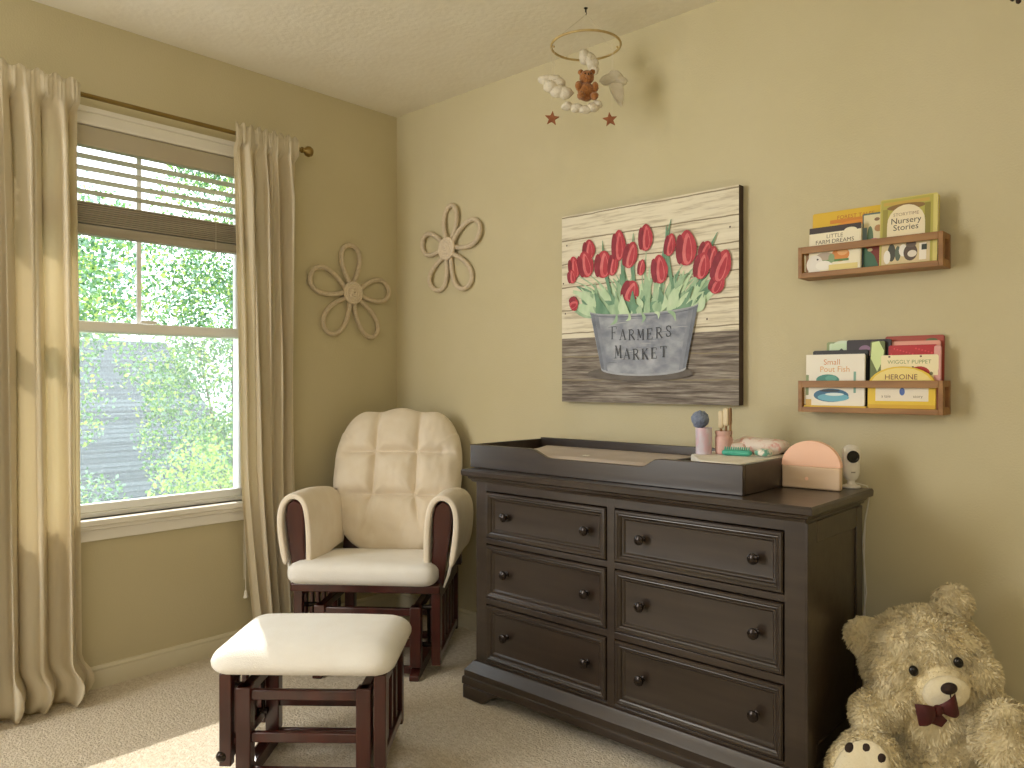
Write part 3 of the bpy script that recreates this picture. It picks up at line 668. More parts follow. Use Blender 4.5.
def a_lf(A): A('rect','6C7A44',.0,.0,1,.62); A('poly','D6E8A4',[(.05,.74),(.1,.98),(.6,1.0),(.95,.86),(.9,.72),(.5,.55)])
book('narrow olive book with a lime leaf between cream fish and puppet books', 2.268, 2.308, Z2, 1.240, -.057, .007, '6C7A44', a_lf, 3)
def a_rb(A): A('rect','A84A38',.02,.7,.98,.98); A('oval','5A6A3A',.8,.93,.10,.03); A('rect','7A2A20',.05,.86,.6,.90)
book('rust red tall book against the wall, right half of lower ledge', 2.300, 2.456, Z2, 1.254, -.026, .010, 'A34434', a_rb, 3)
def a_pk(A): A('rect','E8A492',.02,.6,.98,.98)
book('salmon pink book just in front of the rust red book', 2.312, 2.450, Z2, 1.238, -.037, .008, 'E2A08E', a_pk, 3)
def a_rg(A):
    A('rect','B81C24',.02,.3,.98,.98)
    for k in range(14): A('oval','D8444A',.06+.9*((k*37)%14)/14,.86+.1*((k*5)%7)/7,.02,.012)
book('bright red glitter book behind the cream puppet book', 2.316, 2.444, Z2, 1.226, -.048, .009, 'B01C24', a_rg, 3)
def a_pp(A): pass
book('slim pink spined book at the right end of lower ledge', 2.440, 2.457, Z2, 1.222, -.062, .012, 'DDA29A', None, 3)
book('black book directly behind the cream fish book', 2.098, 2.262, Z2, 1.216, -.056, .010, '16130F', None, 3)
def a_fish(A):
    A('rect','EFEADB',.0,.0,1,1); A('text','D08A4A','Small',.45,.80,.024); A('text','D9A05A','Pout Fish',.5,.66,.024)
    A('oval','3E8C7E',.38,.50,.2,.11); A('oval','5AA596',.44,.53,.10,.06); A('rect','8A9A6A',.0,.2,.05,.6); A('rect','7FAA9A',.82,.25,.86,.66); A('oval','2E6A8E',.44,.20,.30,.13); A('oval','6AB2C8',.48,.16,.27,.08); A('oval','D8EAEA',.5,.22,.16,.03); A('oval','24343E',.42,.29,.18,.025); A('rect','D8B25A',.0,.0,.1,.12)
book('cream book with orange title and teal fish, front left of lower ledge', 2.084, 2.258, 1.0475, 1.203, -.070, .009, 'EFE9D8', a_fish, 2)
def a_pup(A):
    A('rect','F2E6BC',.01,.01,.99,.99); A('text','8A9A5A','WIGGLY PUPPET',.5,.84,.0155); A('oval','A82018',.38,.66,.16,.10); A('oval','B4281C',.68,.66,.18,.13); A('oval','F2E6BC',.5,.80,.10,.03); A('oval','5A2A1E',.15,.97,.02,.015); A('oval','5A2A1E',.7,.97,.02,.015); A('oval','7A7A5A',.88,.66,.03,.03); A('rect','5A2A1A',.55,.72,.58,.79)
book('cream puppet book with red apples, right side of the lower ledge', 2.300, 2.452, Z2, 1.197, -.060, .009, 'F0E3B8', a_pup, 2)
def a_arch(A):
    A('oval','F2DC86',.5,.55,.46,.42); A('rect','E8C52E',.0,.0,1,.5); A('rect','EFE6D2',.12,.20,.90,.66); A('text','6A2A2A','HEROINE',.5,.70,.021); A('oval','4A6AB0',.52,.42,.04,.09); A('oval','C77A5A',.25,.62,.03,.03); A('oval','B0603A',.8,.62,.03,.03); A('text','8A7A5A','a tale',.28,.28,.012); A('text','8A7A5A','story',.75,.28,.012); A('rect','DDB020',.0,.0,1,.12)
book('yellow arched top book in front of the cream puppet book', 2.268, 2.448, Z2, 1.164, -.0725, .010, 'E9C83A', a_arch, 2, arch_=True)
t = thing('picture_book', 'yellow book lying flat under the cream fish book', 'book', (2.082, -.078, 1.0392), group='picture books on the wall ledges')
b = BM(); b.box((0,0,0),(.184,.05,.0012)); b.box((0,0,.0068),(.184,.05,.008)); b.box((0,-.0012,0),(.184,0,.008)); obj('cover', b, bc('E2BE2C'), t, world=False)
b = BM(); b.box((.002,0,.0013),(.182,.048,.0067)); obj('pages', b, PAPER, t, world=False)

# ------------------------------------------------------------------ rope flowers
def flower(lbl, c, tips, f):
    """c, tips in plane coords; f(a,z,d)->3D with d off the wall"""
    t = thing('rope_flower', lbl, 'wall decor', f(c[0], c[1], 0), group='rope wall flowers')
    cc = Vector(c)
    for (a, z, wd) in tips:
        d = Vector((a, z))-cc; L_ = d.length; e = d.normalized(); n = Vector((-e.y, e.x)); pts = []
        for k in range(33):
            th = 2*PI*k/33; s = .5-.5*math.cos(th)    # 0 at centre, 1 at tip
            wv = math.sin(th)*(.35+.65*s**.8)
            p = cc + e*(.035+(L_-.035)*s) + n*wv*wd*1.3
            pts.append(f(p.x, p.y, .016+.004*math.sin(th*2)))
        b = BM(); b.tube(pts, .0108, 10, closed=True)
        obj('petal', b, ROPE, t, sharp=180)
    b = BM(); 
    for rr_ in (.046,.034,.022,.010):
        b.tube([f(cc.x+rr_*math.cos(2*PI*k/24), cc.y+rr_*math.sin(2*PI*k/24), .026+.012*(1-rr_/.05)) for k in range(24)], .0085, 8, closed=True)
    b.flat([(cc.x+.05*math.cos(2*PI*k/20), cc.y+.05*math.sin(2*PI*k/20)) for k in range(20)], f, .02)
    obj('centre', b, mat('rope_centre', 'E4D4BA', .9, 'EADBC4', (90,90,90), bump=.6, bscale=220) if 'rope_centre' not in bpy.data.materials else bpy.data.materials['rope_centre'], t, sharp=180)
flower('white rope flower on the window wall beside the curtain', (-.281,1.538), [(-.292,1.762,.05),(-.505,1.602,.058),(-.062,1.572,.052),(-.419,1.352,.058),(-.146,1.342,.052)], lambda a,z,d:(d, a, z))
flower('white rope flower on the painting wall near the corner', (.396,1.736), [(.418,1.934,.045),(.603,1.815,.056),(.528,1.552,.055),(.300,1.556,.055),(.215,1.785,.05)], lambda a,z,d:(a, -d, z))

# ------------------------------------------------------------------ mobile
t = thing('baby_mobile', 'hanging nursery mobile with ring, felt clouds, bear and two stars', 'mobile', (1.382,-.268,H))
MC = Vector((1.382,-.268,2.306)); ax = Vector((.7373,.6756,0)); ay = Vector((-.6756,.7373,0))
RING = flatmat('ring_wood', 'B39A62', 'C2AA74', (30,30,30), .5)
STR = flatmat('string', 'D8D0B8', 'E0D8C4')
FELT = mat('white_felt', 'DAD2BE', .95, 'E4DDCC', (40,40,40), bump=.4, bscale=200)
b = BM(); b.tube([MC+ax*.122*math.cos(2*PI*k/48)+ay*.122*math.sin(2*PI*k/48) for k in range(48)], .0042, 8, closed=True); obj('ring', b, RING, t, sharp=180)
b = BM(); b.lathe([(.007,0),(.007,-.002),(.003,-.004),(.003,-.014),(.001,-.016)], Matrix.Translation((MC.x,MC.y,H)), 14); b.tube([(MC.x,MC.y,H-.014),(MC.x+.004,MC.y,H-.02),(MC.x,MC.y,H-.026)], .0015, 6); obj('ceiling_hook', b, BLACKP, t)
b = BM()
for a in (0, PI/2, PI, 3*PI/2): b.tube([(MC.x,MC.y,H-.024), MC+ax*.122*math.cos(a+.5)+ay*.122*math.sin(a+.5)], .0006, 4)
P3 = lambda r, d, z: Vector((MC.x,MC.y,z))+ax*r+ay*d
for a, z in ((P3(-.122,0,0),2.06),(P3(.09,-.02,0),2.06),(P3(.012,-.02,0),2.20),(P3(.10,.03,0),2.2),(P3(-.11,.02,0),2.2),(P3(.015,.05,0),2.28)): b.tube([(a.x,a.y,2.304),(a.x,a.y,z)], .0006, 4)
obj('string', b, STR, t)
def puffs(name, lst, M=None):
    b = BM()
    for r, d, z, rx, ry, rz in lst: b.ell(P3(r,d,z), (rx,ry,rz), Matrix.Rotation(YAW,4,'Z'), 18, 12)
    for v in b.bm.verts: v.co += Vector((noise.noise(v.co*60),noise.noise(v.co*60+Vector((5,0,0))),noise.noise(v.co*60+Vector((9,0,0)))))*.004
    return obj(name, b, FELT, t, sharp=180)
puffs('felt_cloud', [(-.142,0,2.186,.028,.018,.017),(-.115,-.002,2.186,.03,.018,.017),(-.10,-.005,2.172,.03,.02,.018),(-.125,-.01,2.158,.026,.02,.022),(-.10,-.01,2.142,.03,.02,.021),(-.074,-.01,2.136,.028,.02,.022)])
puffs('felt_cloud', [(.0,.05,2.288,.020,.016,.028),(.018,.05,2.282,.022,.016,.024),(.03,.05,2.262,.022,.016,.024),(.036,.05,2.242,.016,.014,.018)])
puffs('felt_cloud', [(.085,.03,2.196,.034,.02,.018),(.105,.03,2.208,.03,.02,.022),(.125,.03,2.192,.026,.02,.018)])
b = BM()   # folded wing-like felt
poly = [(.082,2.176),(.098,2.183),(.132,2.182),(.138,2.150),(.136,2.112),(.130,2.095),(.108,2.118),(.092,2.146)]
b.prism(poly, lambda u,v,d: P3(u,d+.02,v), -.008, .008); obj('felt_cloud', b, FELT, t, bevel=.006)
puffs('felt_cloud', [(-.066,-.02,2.086,.022,.018,.014),(-.036,-.02,2.080,.024,.018,.016),(-.005,-.02,2.074,.026,.018,.014),(.022,-.02,2.082,.024,.018,.018),(.038,-.02,2.092,.018,.016,.014)])
BRF = mat('brown_plush', '9A602C', .95, 'B0743A', (60,60,60), bump=.8, bscale=180, sheen=.3)
b = BM(); Rz = Matrix.Rotation(YAW,4,'Z')
for r,d,z,q in ((0,-.02,2.136,(.030,.026,.033)),(.001,-.024,2.185,(.026,.024,.024)),(-.020,-.02,2.205,(.010,.007,.010)),(.021,-.02,2.205,(.010,.007,.010)),(-.028,-.03,2.153,(.012,.012,.018)),(.030,-.03,2.150,(.012,.012,.018)),(-.020,-.042,2.115,(.014,.02,.013)),(.026,-.042,2.113,(.014,.02,.013)),(.004,-.046,2.180,(.011,.010,.008))):
    b.ell(P3(r,d,z), q, Rz, 16, 10)
for v in b.bm.verts: v.co += Vector((noise.noise(v.co*150),noise.noise(v.co*150+Vector((5,0,0))),0))*.003
p = obj('plush_bear', b, BRF, t, sharp=180)
b = BM()
for r,z,q in ((-.007,2.190,.0025),(.014,2.190,.0025),(.004,2.184,.003)): b.ell(P3(r,-.0565 if z == 2.184 else -.047,z), (q,)*3, None, 8, 6)
obj('face_bead', b, BLACKP, p)
STAR = flatmat('brown_felt_star', '8E5638', '9E6444', (60,60,60), .95)
for r, z, ro in ((-.120,2.046,.1),(.084,2.042,-.12)):
    pts = [(r+(.027 if k%2==0 else .0115)*math.sin(PI*k/5+ro), z+(.027 if k%2==0 else .0115)*math.cos(PI*k/5+ro)) for k in range(10)]
    b = BM(); b.prism(pts, lambda u,v,d: P3(u,d-.01,v), -.004, .004); obj('star', b, STAR, t, bevel=.0015)
for r, d, z in ((-.115,-.03,2.29),(.105,-.04,2.285)):
    b = BM(); b.ell(P3(r,d,z), (.004,)*3, None, 8, 6); obj('bead', b, RING, t)

# ------------------------------------------------------------------ glider chair & ottoman
def glider_base(t, hi_, ho, y0, y1, ztop, zr, nsp, prefix=''):
    W = dict(world=False, bevel=.003)
    for s in (-1,1):
        x = s*hi_
        b = BM(); b.prism([(y0-.03,.0),(y1+.03,.0),(y1+.03,.02),(y1-.02,.042),(y0+.02,.042),(y0-.03,.02)], lambda u,v,d:(x+d,u,v), -.018, .018); obj('runner', b, CHERRY, t, **W)
        for y in (y0+.015, y1-.03):
            b = BM(); b.box((x-.021,y-.02,.042),(x+.021,y+.02,zr)); obj('post', b, CHERRY, t, **W)
        b = BM(); b.box((x-.014, y0, zr-.03),(x+.014, y1, zr)); obj('side_rail', b, CHERRY, t, **W)
    for y in (y0+.012, y1-.03):
        for z in (.03, zr*.48, zr-.022):
            b = BM(); b.box((-hi_+.02, y-.009, z-.014),(hi_-.02, y+.009, z+.014)); obj('cross_rail', b, CHERRY, t, **W)
    for s in (-1,1):
        x = s*ho
        b = BM(); b.box((x-.015,y0-.01,.070),(x+.015,y1+.01,.100)); obj('lower_side_rail', b, CHERRY, t, **W)
        b = BM(); b.box((x-.015,y0-.01,ztop-.035),(x+.015,y1+.01,ztop)); obj('upper_side_rail', b, CHERRY, t, **W)
        for y in (y0+.002, y1-.01):
            b = BM(); b.box((x-.017,y-.014,.055),(x+.017,y+.014,ztop)); obj('side_post', b, CHERRY, t, **W)
        for k in range(nsp):
            y = y0+(y1-y0)*(k+1)/(nsp+1); b = BM(); b.box((x-.008,y-.011,.098),(x+.008,y+.011,ztop-.034)); obj('spindle', b, CHERRY, t, **W)
        for y in (y0+.05, y1-.07):
            b = BM(); xm = s*(hi_+ho)/2; b.tube([(xm,y,zr-.01),(xm,y+.012,.105)], .006, 8)
            for yy, zz in ((y,zr-.012),(y+.012,.11)): b.tube([(s*hi_+s*.01,yy,zz),(s*ho,yy,zz)], .009, 10)
            obj('glide_link', b, KNOB, t, world=False)
ROT = R(38)
def cw_(r, d): return (CAM.x+d*-.6756+r*.7373, CAM.y+d*.7373+r*.6756, 0)
CO = cw_(-.53, 3.15)
t = thing('glider_chair', 'cream tufted glider rocking chair with cherry wood frame in the corner', 'chair', CO, ROT)
glider_base(t, .185, .265, -.235, .21, .335, .27, 5)
b = BM(); b.box((-.285,-.275,.330),(.285,.24,.362)); obj('seat_frame', b, CHERRY, t, world=False, bevel=.005)
b = BM(); b.rbox((0,-.055,0), (.285,.255,.043), (.05,.05,.036), 18, bulge=.012, warp=lambda x,y,z:(x-.012, y, z+.403-.055*(y+.255)/.5*.9))
obj('seat_cushion', b, CUSHW, t, world=False, sharp=180)
# back cushion
def backcush(a, hb, th, n=3.2):
    b = BM(); NR, NT = 90, 240
    def P(rho, th_, side):
        c, s = math.cos(th_), math.sin(th_)
        ex = 2/n; x = a*math.copysign(abs(c)**ex, c); z = hb*math.copysign(abs(s)**ex, s)
        z += .008*math.cos(x/.095*PI*1.0)*(1 if s > .5 else 0)
        x, z = x*rho, z*rho
        if z < 0: x *= 1-.16*(-z/hb)**1.4
        tf = (max(0, 1-rho**3.2))**.5
        y = -th*tf if side else th*.35*tf
        if side:
            g = lambda u, s_: math.exp(-(u/s_)**2); e_ = lambda u: math.exp(-math.sqrt(u*u+.000009)/.019)
            z1, z2, xc = .115, -.075, .093
            cr = 0
            for zz, k in ((z1,1),(z2,1)): cr = max(cr, .056*e_(z-zz)*(1 if abs(x) < .20 else max(0,1-(abs(x)-.20)/.07)))
            for sx in (-1,1):
                lean = sx*xc if z > z2 else sx*(xc + (z2-z)*.25)
                fade = 1 if z > z2 else max(0, 1-(z2-z)/.16)
                cr = max(cr, .056*e_(x-lean)*fade)
                for zz in (z1,z2): cr = max(cr, 0.062*math.exp(-math.hypot(x-sx*xc, z-zz)/.03))
            y += min(cr, th*.85)*tf**.6
            y -= .006*noise.noise(Vector((x*14,z*14,3)))+.003*noise.noise(Vector((x*40,z*22,7)))
        return (x, y, z)
    for side in (True, False):
        rings = [[P(max(.001,(i/NR)**.75), 2*PI*k/NT, side) for k in range(NT)] for i in range(NR+1)]
        b.loft(rings, cap0=True)
    bmesh.ops.remove_doubles(b.bm, verts=b.bm.verts, dist=5e-4)
    return b
REC = Matrix.Translation((0,.27,.685)) @ Matrix.Rotation(R(-18),4,'X')
b = backcush(.288,.322,.105); b.bm.transform(REC)
obj('back_cushion', b, CUSH, t, world=False, sharp=180)
b = BM()
for sx in (-1,1):
    for z in (.115,-.075): b.ell((sx*.093,-.048,z), (.009,.005,.009), None, 12, 8)
b.bm.transform(REC); obj('tuft_button', b, CUSH, t, world=False)
b = BM()
for sx in (-1,1): b.box((sx*.21-.02,.035,-.36),(sx*.21+.02,.06,.22))
b.box((-.23,.035,.18),(.23,.06,.25)); b.box((-.23,.035,-.34),(.23,.06,-.28))
for k in range(5): b.box((-.15+k*.075-.01,.04,-.28),(-.15+k*.075+.01,.055,.18))
b.bm.transform(REC); obj('back_frame', b, CHERRY, t, world=False, bevel=.003)
for s in (-1,1):
    # curved front post
    outer = [(s*.240,.345),(s*.290,.345),(s*.298,.42),(s*.312,.52),(s*.322,.60),(s*.318,.645),(s*.288,.668),(s*.256,.645),(s*.250,.60),(s*.250,.52),(s*.243,.43)]
    b = BM(); b.prism(outer, lambda u,v,d:(u,d,v), -.225, -.190); obj('arm_post', b, CHERRY, t, world=False, bevel=.006)
    b = BM(); b.box((s*.250,-.200,.640),(s*.318,.20,.655)); obj('arm_board', b, CHERRY, t, world=False, bevel=.004)
    b = BM(); b.box((s*.262,.13,.345),(s*.305,.165,.645)); obj('rear_arm_post', b, CHERRY, t, world=False, bevel=.004)
    rings = []
    cpath = [(.318,.43),(.334,.50),(.342,.58),(.338,.635),(.320,.672),(.287,.686),(.255,.674),(.236,.635),(.228,.56),(.226,.48),(.228,.42)]
    for y in (-.240,-.234,-.20,-.05,.08,.18,.20):
        e = 1 if -.21 < y < .19 else (.6 if y in (-.240,.20) else .95)
        dz = -.03*max(0,(y+.05)/.25)
        w2 = .0135*e; ro, ri = [], []
        for i,(x,z) in enumerate(cpath):
            a = Vector(cpath[max(0,i-1)]); c = Vector(cpath[min(len(cpath)-1,i+1)]); d = (c-a).normalized(); nn = Vector((-d.y,d.x))
            zz = z
            if i in (0, len(cpath)-1): zz = z + .03*math.sin(y*9)*(1 if i else .5)
            ro.append((s*(x+nn.x*-w2), y, zz+dz-nn.y*w2)); ri.append((s*(x+nn.x*w2), y, zz+dz+nn.y*w2))
        rings.append(ro+ri[::-1])
    b = BM(); b.loft(rings)
    b.bm.verts.ensure_lookup_table(); nn_ = len(rings[0]); last = (len(rings)-1)*nn_
    for o0 in (0, last):
        for i in range(nn_//2-1): b.face([b.bm.verts[o0+i], b.bm.verts[o0+i+1], b.bm.verts[o0+nn_-2-i], b.bm.verts[o0+nn_-1-i]])
    obj('arm_pad', b, CUSH, t, world=False, subsurf=2, sharp=180)
    b = BM(); b.tube([(s*.318,-.20,.44),(s*.308,-.215,.39),(s*.292,-.23,.345)], .006, 6, radii=[.007,.006,.004]); obj('pad_tie', b, CUSHW, t, world=False)

OO = cw_(-.575, 2.275)
t = thing('ottoman', 'matching glider footstool with pale cushion on a cherry wood frame', 'ottoman', OO, R(41))
glider_base(t, .168, .215, -.140, .145, .312, .270, 3)
b = BM(); b.box((-.20,-.13,.312),(.20,.13,.325)); obj('top_board', b, CHERRY, t, world=False, bevel=.003)
b = BM(); b.rbox((0,0,.350), (.258,.192,.041), (.06,.06,.036), 18, bulge=.012, warp=lambda x,y,z:(x*(1-.05*max(0,z)/.041), y*(1-.07*max(0,z)/.041), z)); obj('cushion', b, CUSHW, t, world=False, sharp=180)
for y in (-.15,): 
    b = BM(); b.tube([(-.228,y+.01,.298),(-.226,y+.005,.09)], .005, 8); b.ell((-.226,y+.004,.082), (.016,.016,.016), None, 12, 8); b.tube([(-.226,y+.004,.082),(-.20,y+.004,.082)], .006, 8); obj('lock_lever', b, KNOB, t, world=False)

# ------------------------------------------------------------------ teddy bear
BO = Vector((2.50,-.21,0))
t = thing('teddy_bear', 'large cream plush teddy bear with maroon bow sitting beside the dresser', 'teddy bear', BO, YAW)
Fd = Vector((-.6756,.7373,0)); Rd = Vector((.7373,.6756,0))
# local frame: x = right in picture, y = away, z up, head frame rolled/turned
def el(b, c, r, M=None, u=28, v=18): b.ell(c, r, M, u, v)
def bl(wx, wy, wz):   # world -> bear local
    d = Vector((wx,wy,0))-Vector((BO.x,BO.y,0)); return Vector((d.dot(Rd), d.dot(Fd), wz))
HC = bl(2.456,-.225,.392)
HM = Matrix.Rotation(R(-13),4,'Z') @ Matrix.Rotation(R(-16),4,'Y') @ Matrix.Rotation(R(-3),4,'X') @ Matrix.Scale(.90, 4)
b = BM()
el(b, HC, (.172,.150,.148), HM)
def hl(x,y,z): return HC + HM @ Vector((x,y,z))
el(b, hl(-.085,-.07,-.045), (.085,.075,.075), HM); el(b, hl(.085,-.07,-.045), (.085,.075,.075), HM)
el(b, hl(0,-.125,-.040), (.072,.062,.052), HM)
el(b, hl(-.135,.0,.100), (.055,.034,.055), HM @ Matrix.Rotation(R(-35),4,'Y')); el(b, hl(.128,.02,.135), (.052,.034,.052), HM @ Matrix.Rotation(R(30),4,'Y'))
BC = bl(2.505,-.20,.155)
el(b, BC, (.150,.14,.165)); el(b, BC+Vector((0,-.03,-.05)), (.155,.13,.10)); el(b, bl(2.49,-.24,.26), (.12,.10,.08))
def limb(b, pts, rad):
    for (p, q), (r0, r1) in zip(zip(pts[:-1], pts[1:]), zip(rad[:-1], rad[1:])):
        for k in range(6):
            s = k/5; b.ell(p.lerp(q, s), (r0+(r1-r0)*s,)*3, None, 16, 10)
limb(b, [bl(2.445,-.24,.27), bl(2.40,-.30,.275), bl(2.372,-.36,.27)], [.062,.06,.056])     # arm toward dresser
limb(b, [bl(2.57,-.19,.28), bl(2.63,-.25,.27), bl(2.66,-.32,.25)], [.07,.072,.066])       # other arm
el(b, bl(2.655,-.315,.30), (.06,.06,.06))
limb(b, [bl(2.47,-.25,.11), bl(2.41,-.33,.10), bl(2.375,-.40,.105)], [.085,.08,.075])      # legs
limb(b, [bl(2.55,-.25,.10), bl(2.57,-.36,.09), bl(2.60,-.46,.10)], [.085,.08,.075])
foot1 = bl(2.372,-.432,.146); FM = Matrix.Rotation(R(-34),4,'Z') @ Matrix.Rotation(R(22),4,'Y') @ Matrix.Rotation(R(-10),4,'X')
el(b, foot1, (.082,.05,.112), FM)
foot2 = bl(2.61,-.49,.115); FM2 = Matrix.Rotation(R(28),4,'Z') @ Matrix.Rotation(R(-14),4,'X'); el(b, foot2, (.078,.05,.105), FM2)
me = bpy.data.meshes.new('tmp'); b.bm.to_mesh(me); b.bm.free(); tmp = bpy.data.objects.new('tmp', me); C.objects.link(tmp)
m = tmp.modifiers.new('r','REMESH'); m.mode = 'VOXEL'; m.voxel_size = .009
m = tmp.modifiers.new('s','SMOOTH'); m.factor = .5; m.iterations = 6
bpy.context.view_layer.update(); dg = bpy.context.evaluated_depsgraph_get(); ev = tmp.evaluated_get(dg); me2 = bpy.data.meshes.new_from_object(ev)
bpy.data.objects.remove(tmp)
me2.calc_loop_triangles()
V = np.empty(len(me2.vertices)*3); me2.vertices.foreach_get('co', V); V = V.reshape(-1,3)
V[:,2] = np.maximum(V[:,2], .002)
for i in range(len(V)):
    q = Vector(V[i]); n_ = noise.noise(q*22)*.006+noise.noise(q*60)*.003; V[i] += np.array(me2.vertices[i].normal)*n_
V[:,2] = np.maximum(V[:,2], .002)
T3 = np.empty(len(me2.loop_triangles)*3, dtype=np.int64); me2.loop_triangles.foreach_get('vertices', T3); T3 = T3.reshape(-1,3)
VN = np.array([v.normal for v in me2.vertices])
A_, B_, C_ = V[T3[:,0]], V[T3[:,1]], V[T3[:,2]]
ar = np.linalg.norm(np.cross(B_-A_, C_-A_), axis=1); ar /= ar.sum()
NF = 70000
ti = rng.choice(len(T3), NF, p=ar); u = rng.random(NF); v = rng.random(NF); sw = u+v > 1; u[sw] = 1-u[sw]; v[sw] = 1-v[sw]
P = A_[ti]+(B_-A_)[ti]*u[:,None]+(C_-A_)[ti]*v[:,None]
NN = VN[T3[ti,0]]*(1-u-v)[:,None]+VN[T3[ti,1]]*u[:,None]+VN[T3[ti,2]]*v[:,None]; NN /= np.linalg.norm(NN,axis=1)[:,None]+1e-9
# keep short fur on muzzle, soles
mz = np.array(hl(0,-.165,-.045)); dm = np.linalg.norm(P-mz,axis=1)
f1 = np.array(foot1 + FM @ Vector((0,-.05,0))); f2 = np.array(foot2 + FM2 @ Vector((0,-.05,0)))
sf = np.minimum(np.linalg.norm(P-f1,axis=1), np.linalg.norm(P-f2,axis=1))
length = np.where(dm < .065, .003, .016) * np.where(sf < .075, .25, 1) * rng.uniform(.5,1.1,NF)*.8
sw_ = np.array([tuple(noise.noise_vector(Vector(p)*20)) for p in P])
d = NN*.75 + sw_*.9 + np.array([0,0,-.35]) + rng.normal(0,.18,(NF,3)); d /= np.linalg.norm(d,axis=1)[:,None]
side = np.cross(d, NN + rng.normal(0,.25,(NF,3))); side /= np.linalg.norm(side,axis=1)[:,None]+1e-9
wd = .0019
v0 = P-side*wd; v1 = P+side*wd; v2 = P+d*length[:,None]*.6+side*wd*.8; v2b = P+d*length[:,None]*.6-side*wd*.8; v3 = P+(d+np.array([0,0,-.25]))*length[:,None]
FV = np.stack([v0,v1,v2,v3,v2b],1).reshape(-1,3); FV[:,2] = np.maximum(FV[:,2], .001)
allV = np.vstack([V, FV]); nb = len(V)
polys = [tuple(p.vertices) for p in me2.polygons]
base = np.arange(NF)*5+nb
fp = [(int(k),int(k)+1,int(k)+2,int(k)+3,int(k)+4) for k in base]
me3 = bpy.data.meshes.new('body'); me3.from_pydata(allV.tolist(), [], polys+fp); me3.materials.append(FUR)
for p in me3.polygons: p.use_smooth = True
o = bpy.data.objects.new('body', me3); C.objects.link(o); o.parent = t; bpy.data.meshes.remove(me2)
for s in (-1,1):
    b = BM(); b.ell(hl(s*.058,-.150,.022), (.0125,.009,.0145), HM, 14, 10); obj('eye', b, BLACKP, t, world=False)
b = BM(); b.ell(hl(0,-.176,-.040), (.060,.026,.044), HM); muz = obj('muzzle', b, FURS, t, world=False, sharp=180)
b = BM(); b.ell(hl(.006,-.200,-.022), (.021,.012,.0155), HM, 16, 10); obj('nose', b, PADB, t, world=False)
b = BM(); b.tube([hl(.004,-.202,-.036),hl(.002,-.200,-.056)], .0016, 6); b.tube([hl(-.018,-.192,-.060),hl(-.008,-.198,-.064),hl(.002,-.200,-.058),hl(.012,-.198,-.064),hl(.022,-.192,-.060)], .0016, 6); obj('mouth', b, PADB, t, world=False)
bwc = bl(2.534,-.420,.343); BWM = Matrix.Translation(bwc) @ Matrix.Rotation(R(6),4,'Z') @ Matrix.Rotation(R(-12),4,'Y')
b = BM()
for s in (-1,1):
    rings = []
    for k in range(7):
        q = k/6; x = s*(.006+.046*q); h_ = .009+.018*math.sin(min(1,q*1.15)*PI/2); y = -.004-.012*math.sin(q*PI)
        rings.append([(x, y-.006*math.cos(a)*(1 if k<6 else .3), h_*math.sin(a)) for a in [2*PI*j/12 for j in range(12)]])
    b.loft(rings, cap0=True, cap1=True)
b.rbox((0,-.008,0), (.010,.009,.012), (.008,.007,.009), 6)
b.prism([(.0,-.004),(.018,-.03),(.0,-.042),(-.022,-.028)], lambda u,v,d:(u,d,v), -.008, -.003)
b.bm.transform(BWM); obj('bow', b, MAROON, t, world=False)
for (fc, fm) in ((foot1,FM),(foot2,FM2)):
    b = BM(); b.ell(fc+fm@Vector((0,-.041,0)), (.062,.016,.088), fm); s_ = obj('sole', b, FURS, t, world=False, sharp=180)
    b = BM()
    for x,z,r in ((-.046,.042,.012),(-.014,.062,.0145),(.020,.060,.0145),(.047,.036,.012)):
        b.ell(fc+fm@Vector((x,-.0445+.25*(x*x+z*z)*5*.35,z)), (r,.010,r*1.2), fm, 14, 10)
    b.ell(fc+fm@Vector((0,-.054,-.025)), (.034,.008,.030), fm)
    obj('paw_pad', b, PADB, t, world=False)

# ------------------------------------------------------------------ ceiling fan (its pull chains hang into the top of the frame)
FX, FY = 2.795, -1.034
t = thing('ceiling_fan', 'ceiling fan whose dark pull chain fobs dip in at top right', 'fan', (FX,FY,H))
b = BM(); b.lathe([(.06,0),(.065,-.02),(.03,-.045),(.02,-.05),(.02,-.10),(.09,-.11),(.11,-.14),(.11,-.18),(.08,-.20),(.05,-.21),(.05,-.23),(.02,-.24)], Matrix.Translation((FX,FY,H)), 28); obj('motor_housing', b, BRASS, t)
for k in range(4):
    a = R(20+90*k); M_ = Matrix.Translation((FX,FY,H-.16)) @ Matrix.Rotation(a,4,'Z') @ Matrix.Rotation(R(10),4,'X')
    b = BM(); b.prism([(.10,-.02),(.18,-.05),(.50,-.06),(.53,-.04),(.53,.04),(.50,.06),(.18,.05),(.10,.02)], lambda u,v,d: M_ @ Vector((u,v,d)), -.003, .003); obj('blade', b, SHELF, t)
for dx, zb in ((-.0045,1.716),(.0045,1.712)):
    x, y = FX+dx*.74, FY+dx*.68
    b = BM(); b.tube([(x,y,H-.22),(x,y,zb+.03)], .0009, 5); p = obj('pull_chain', b, BRASS, t)
    b = BM(); b.lathe([(.001,.03),(.003,.028),(.0045,.012),(.0035,.002),(.001,0)], Matrix.Translation((x,y,zb-.003)), 10); obj('fob', b, PADB, p)

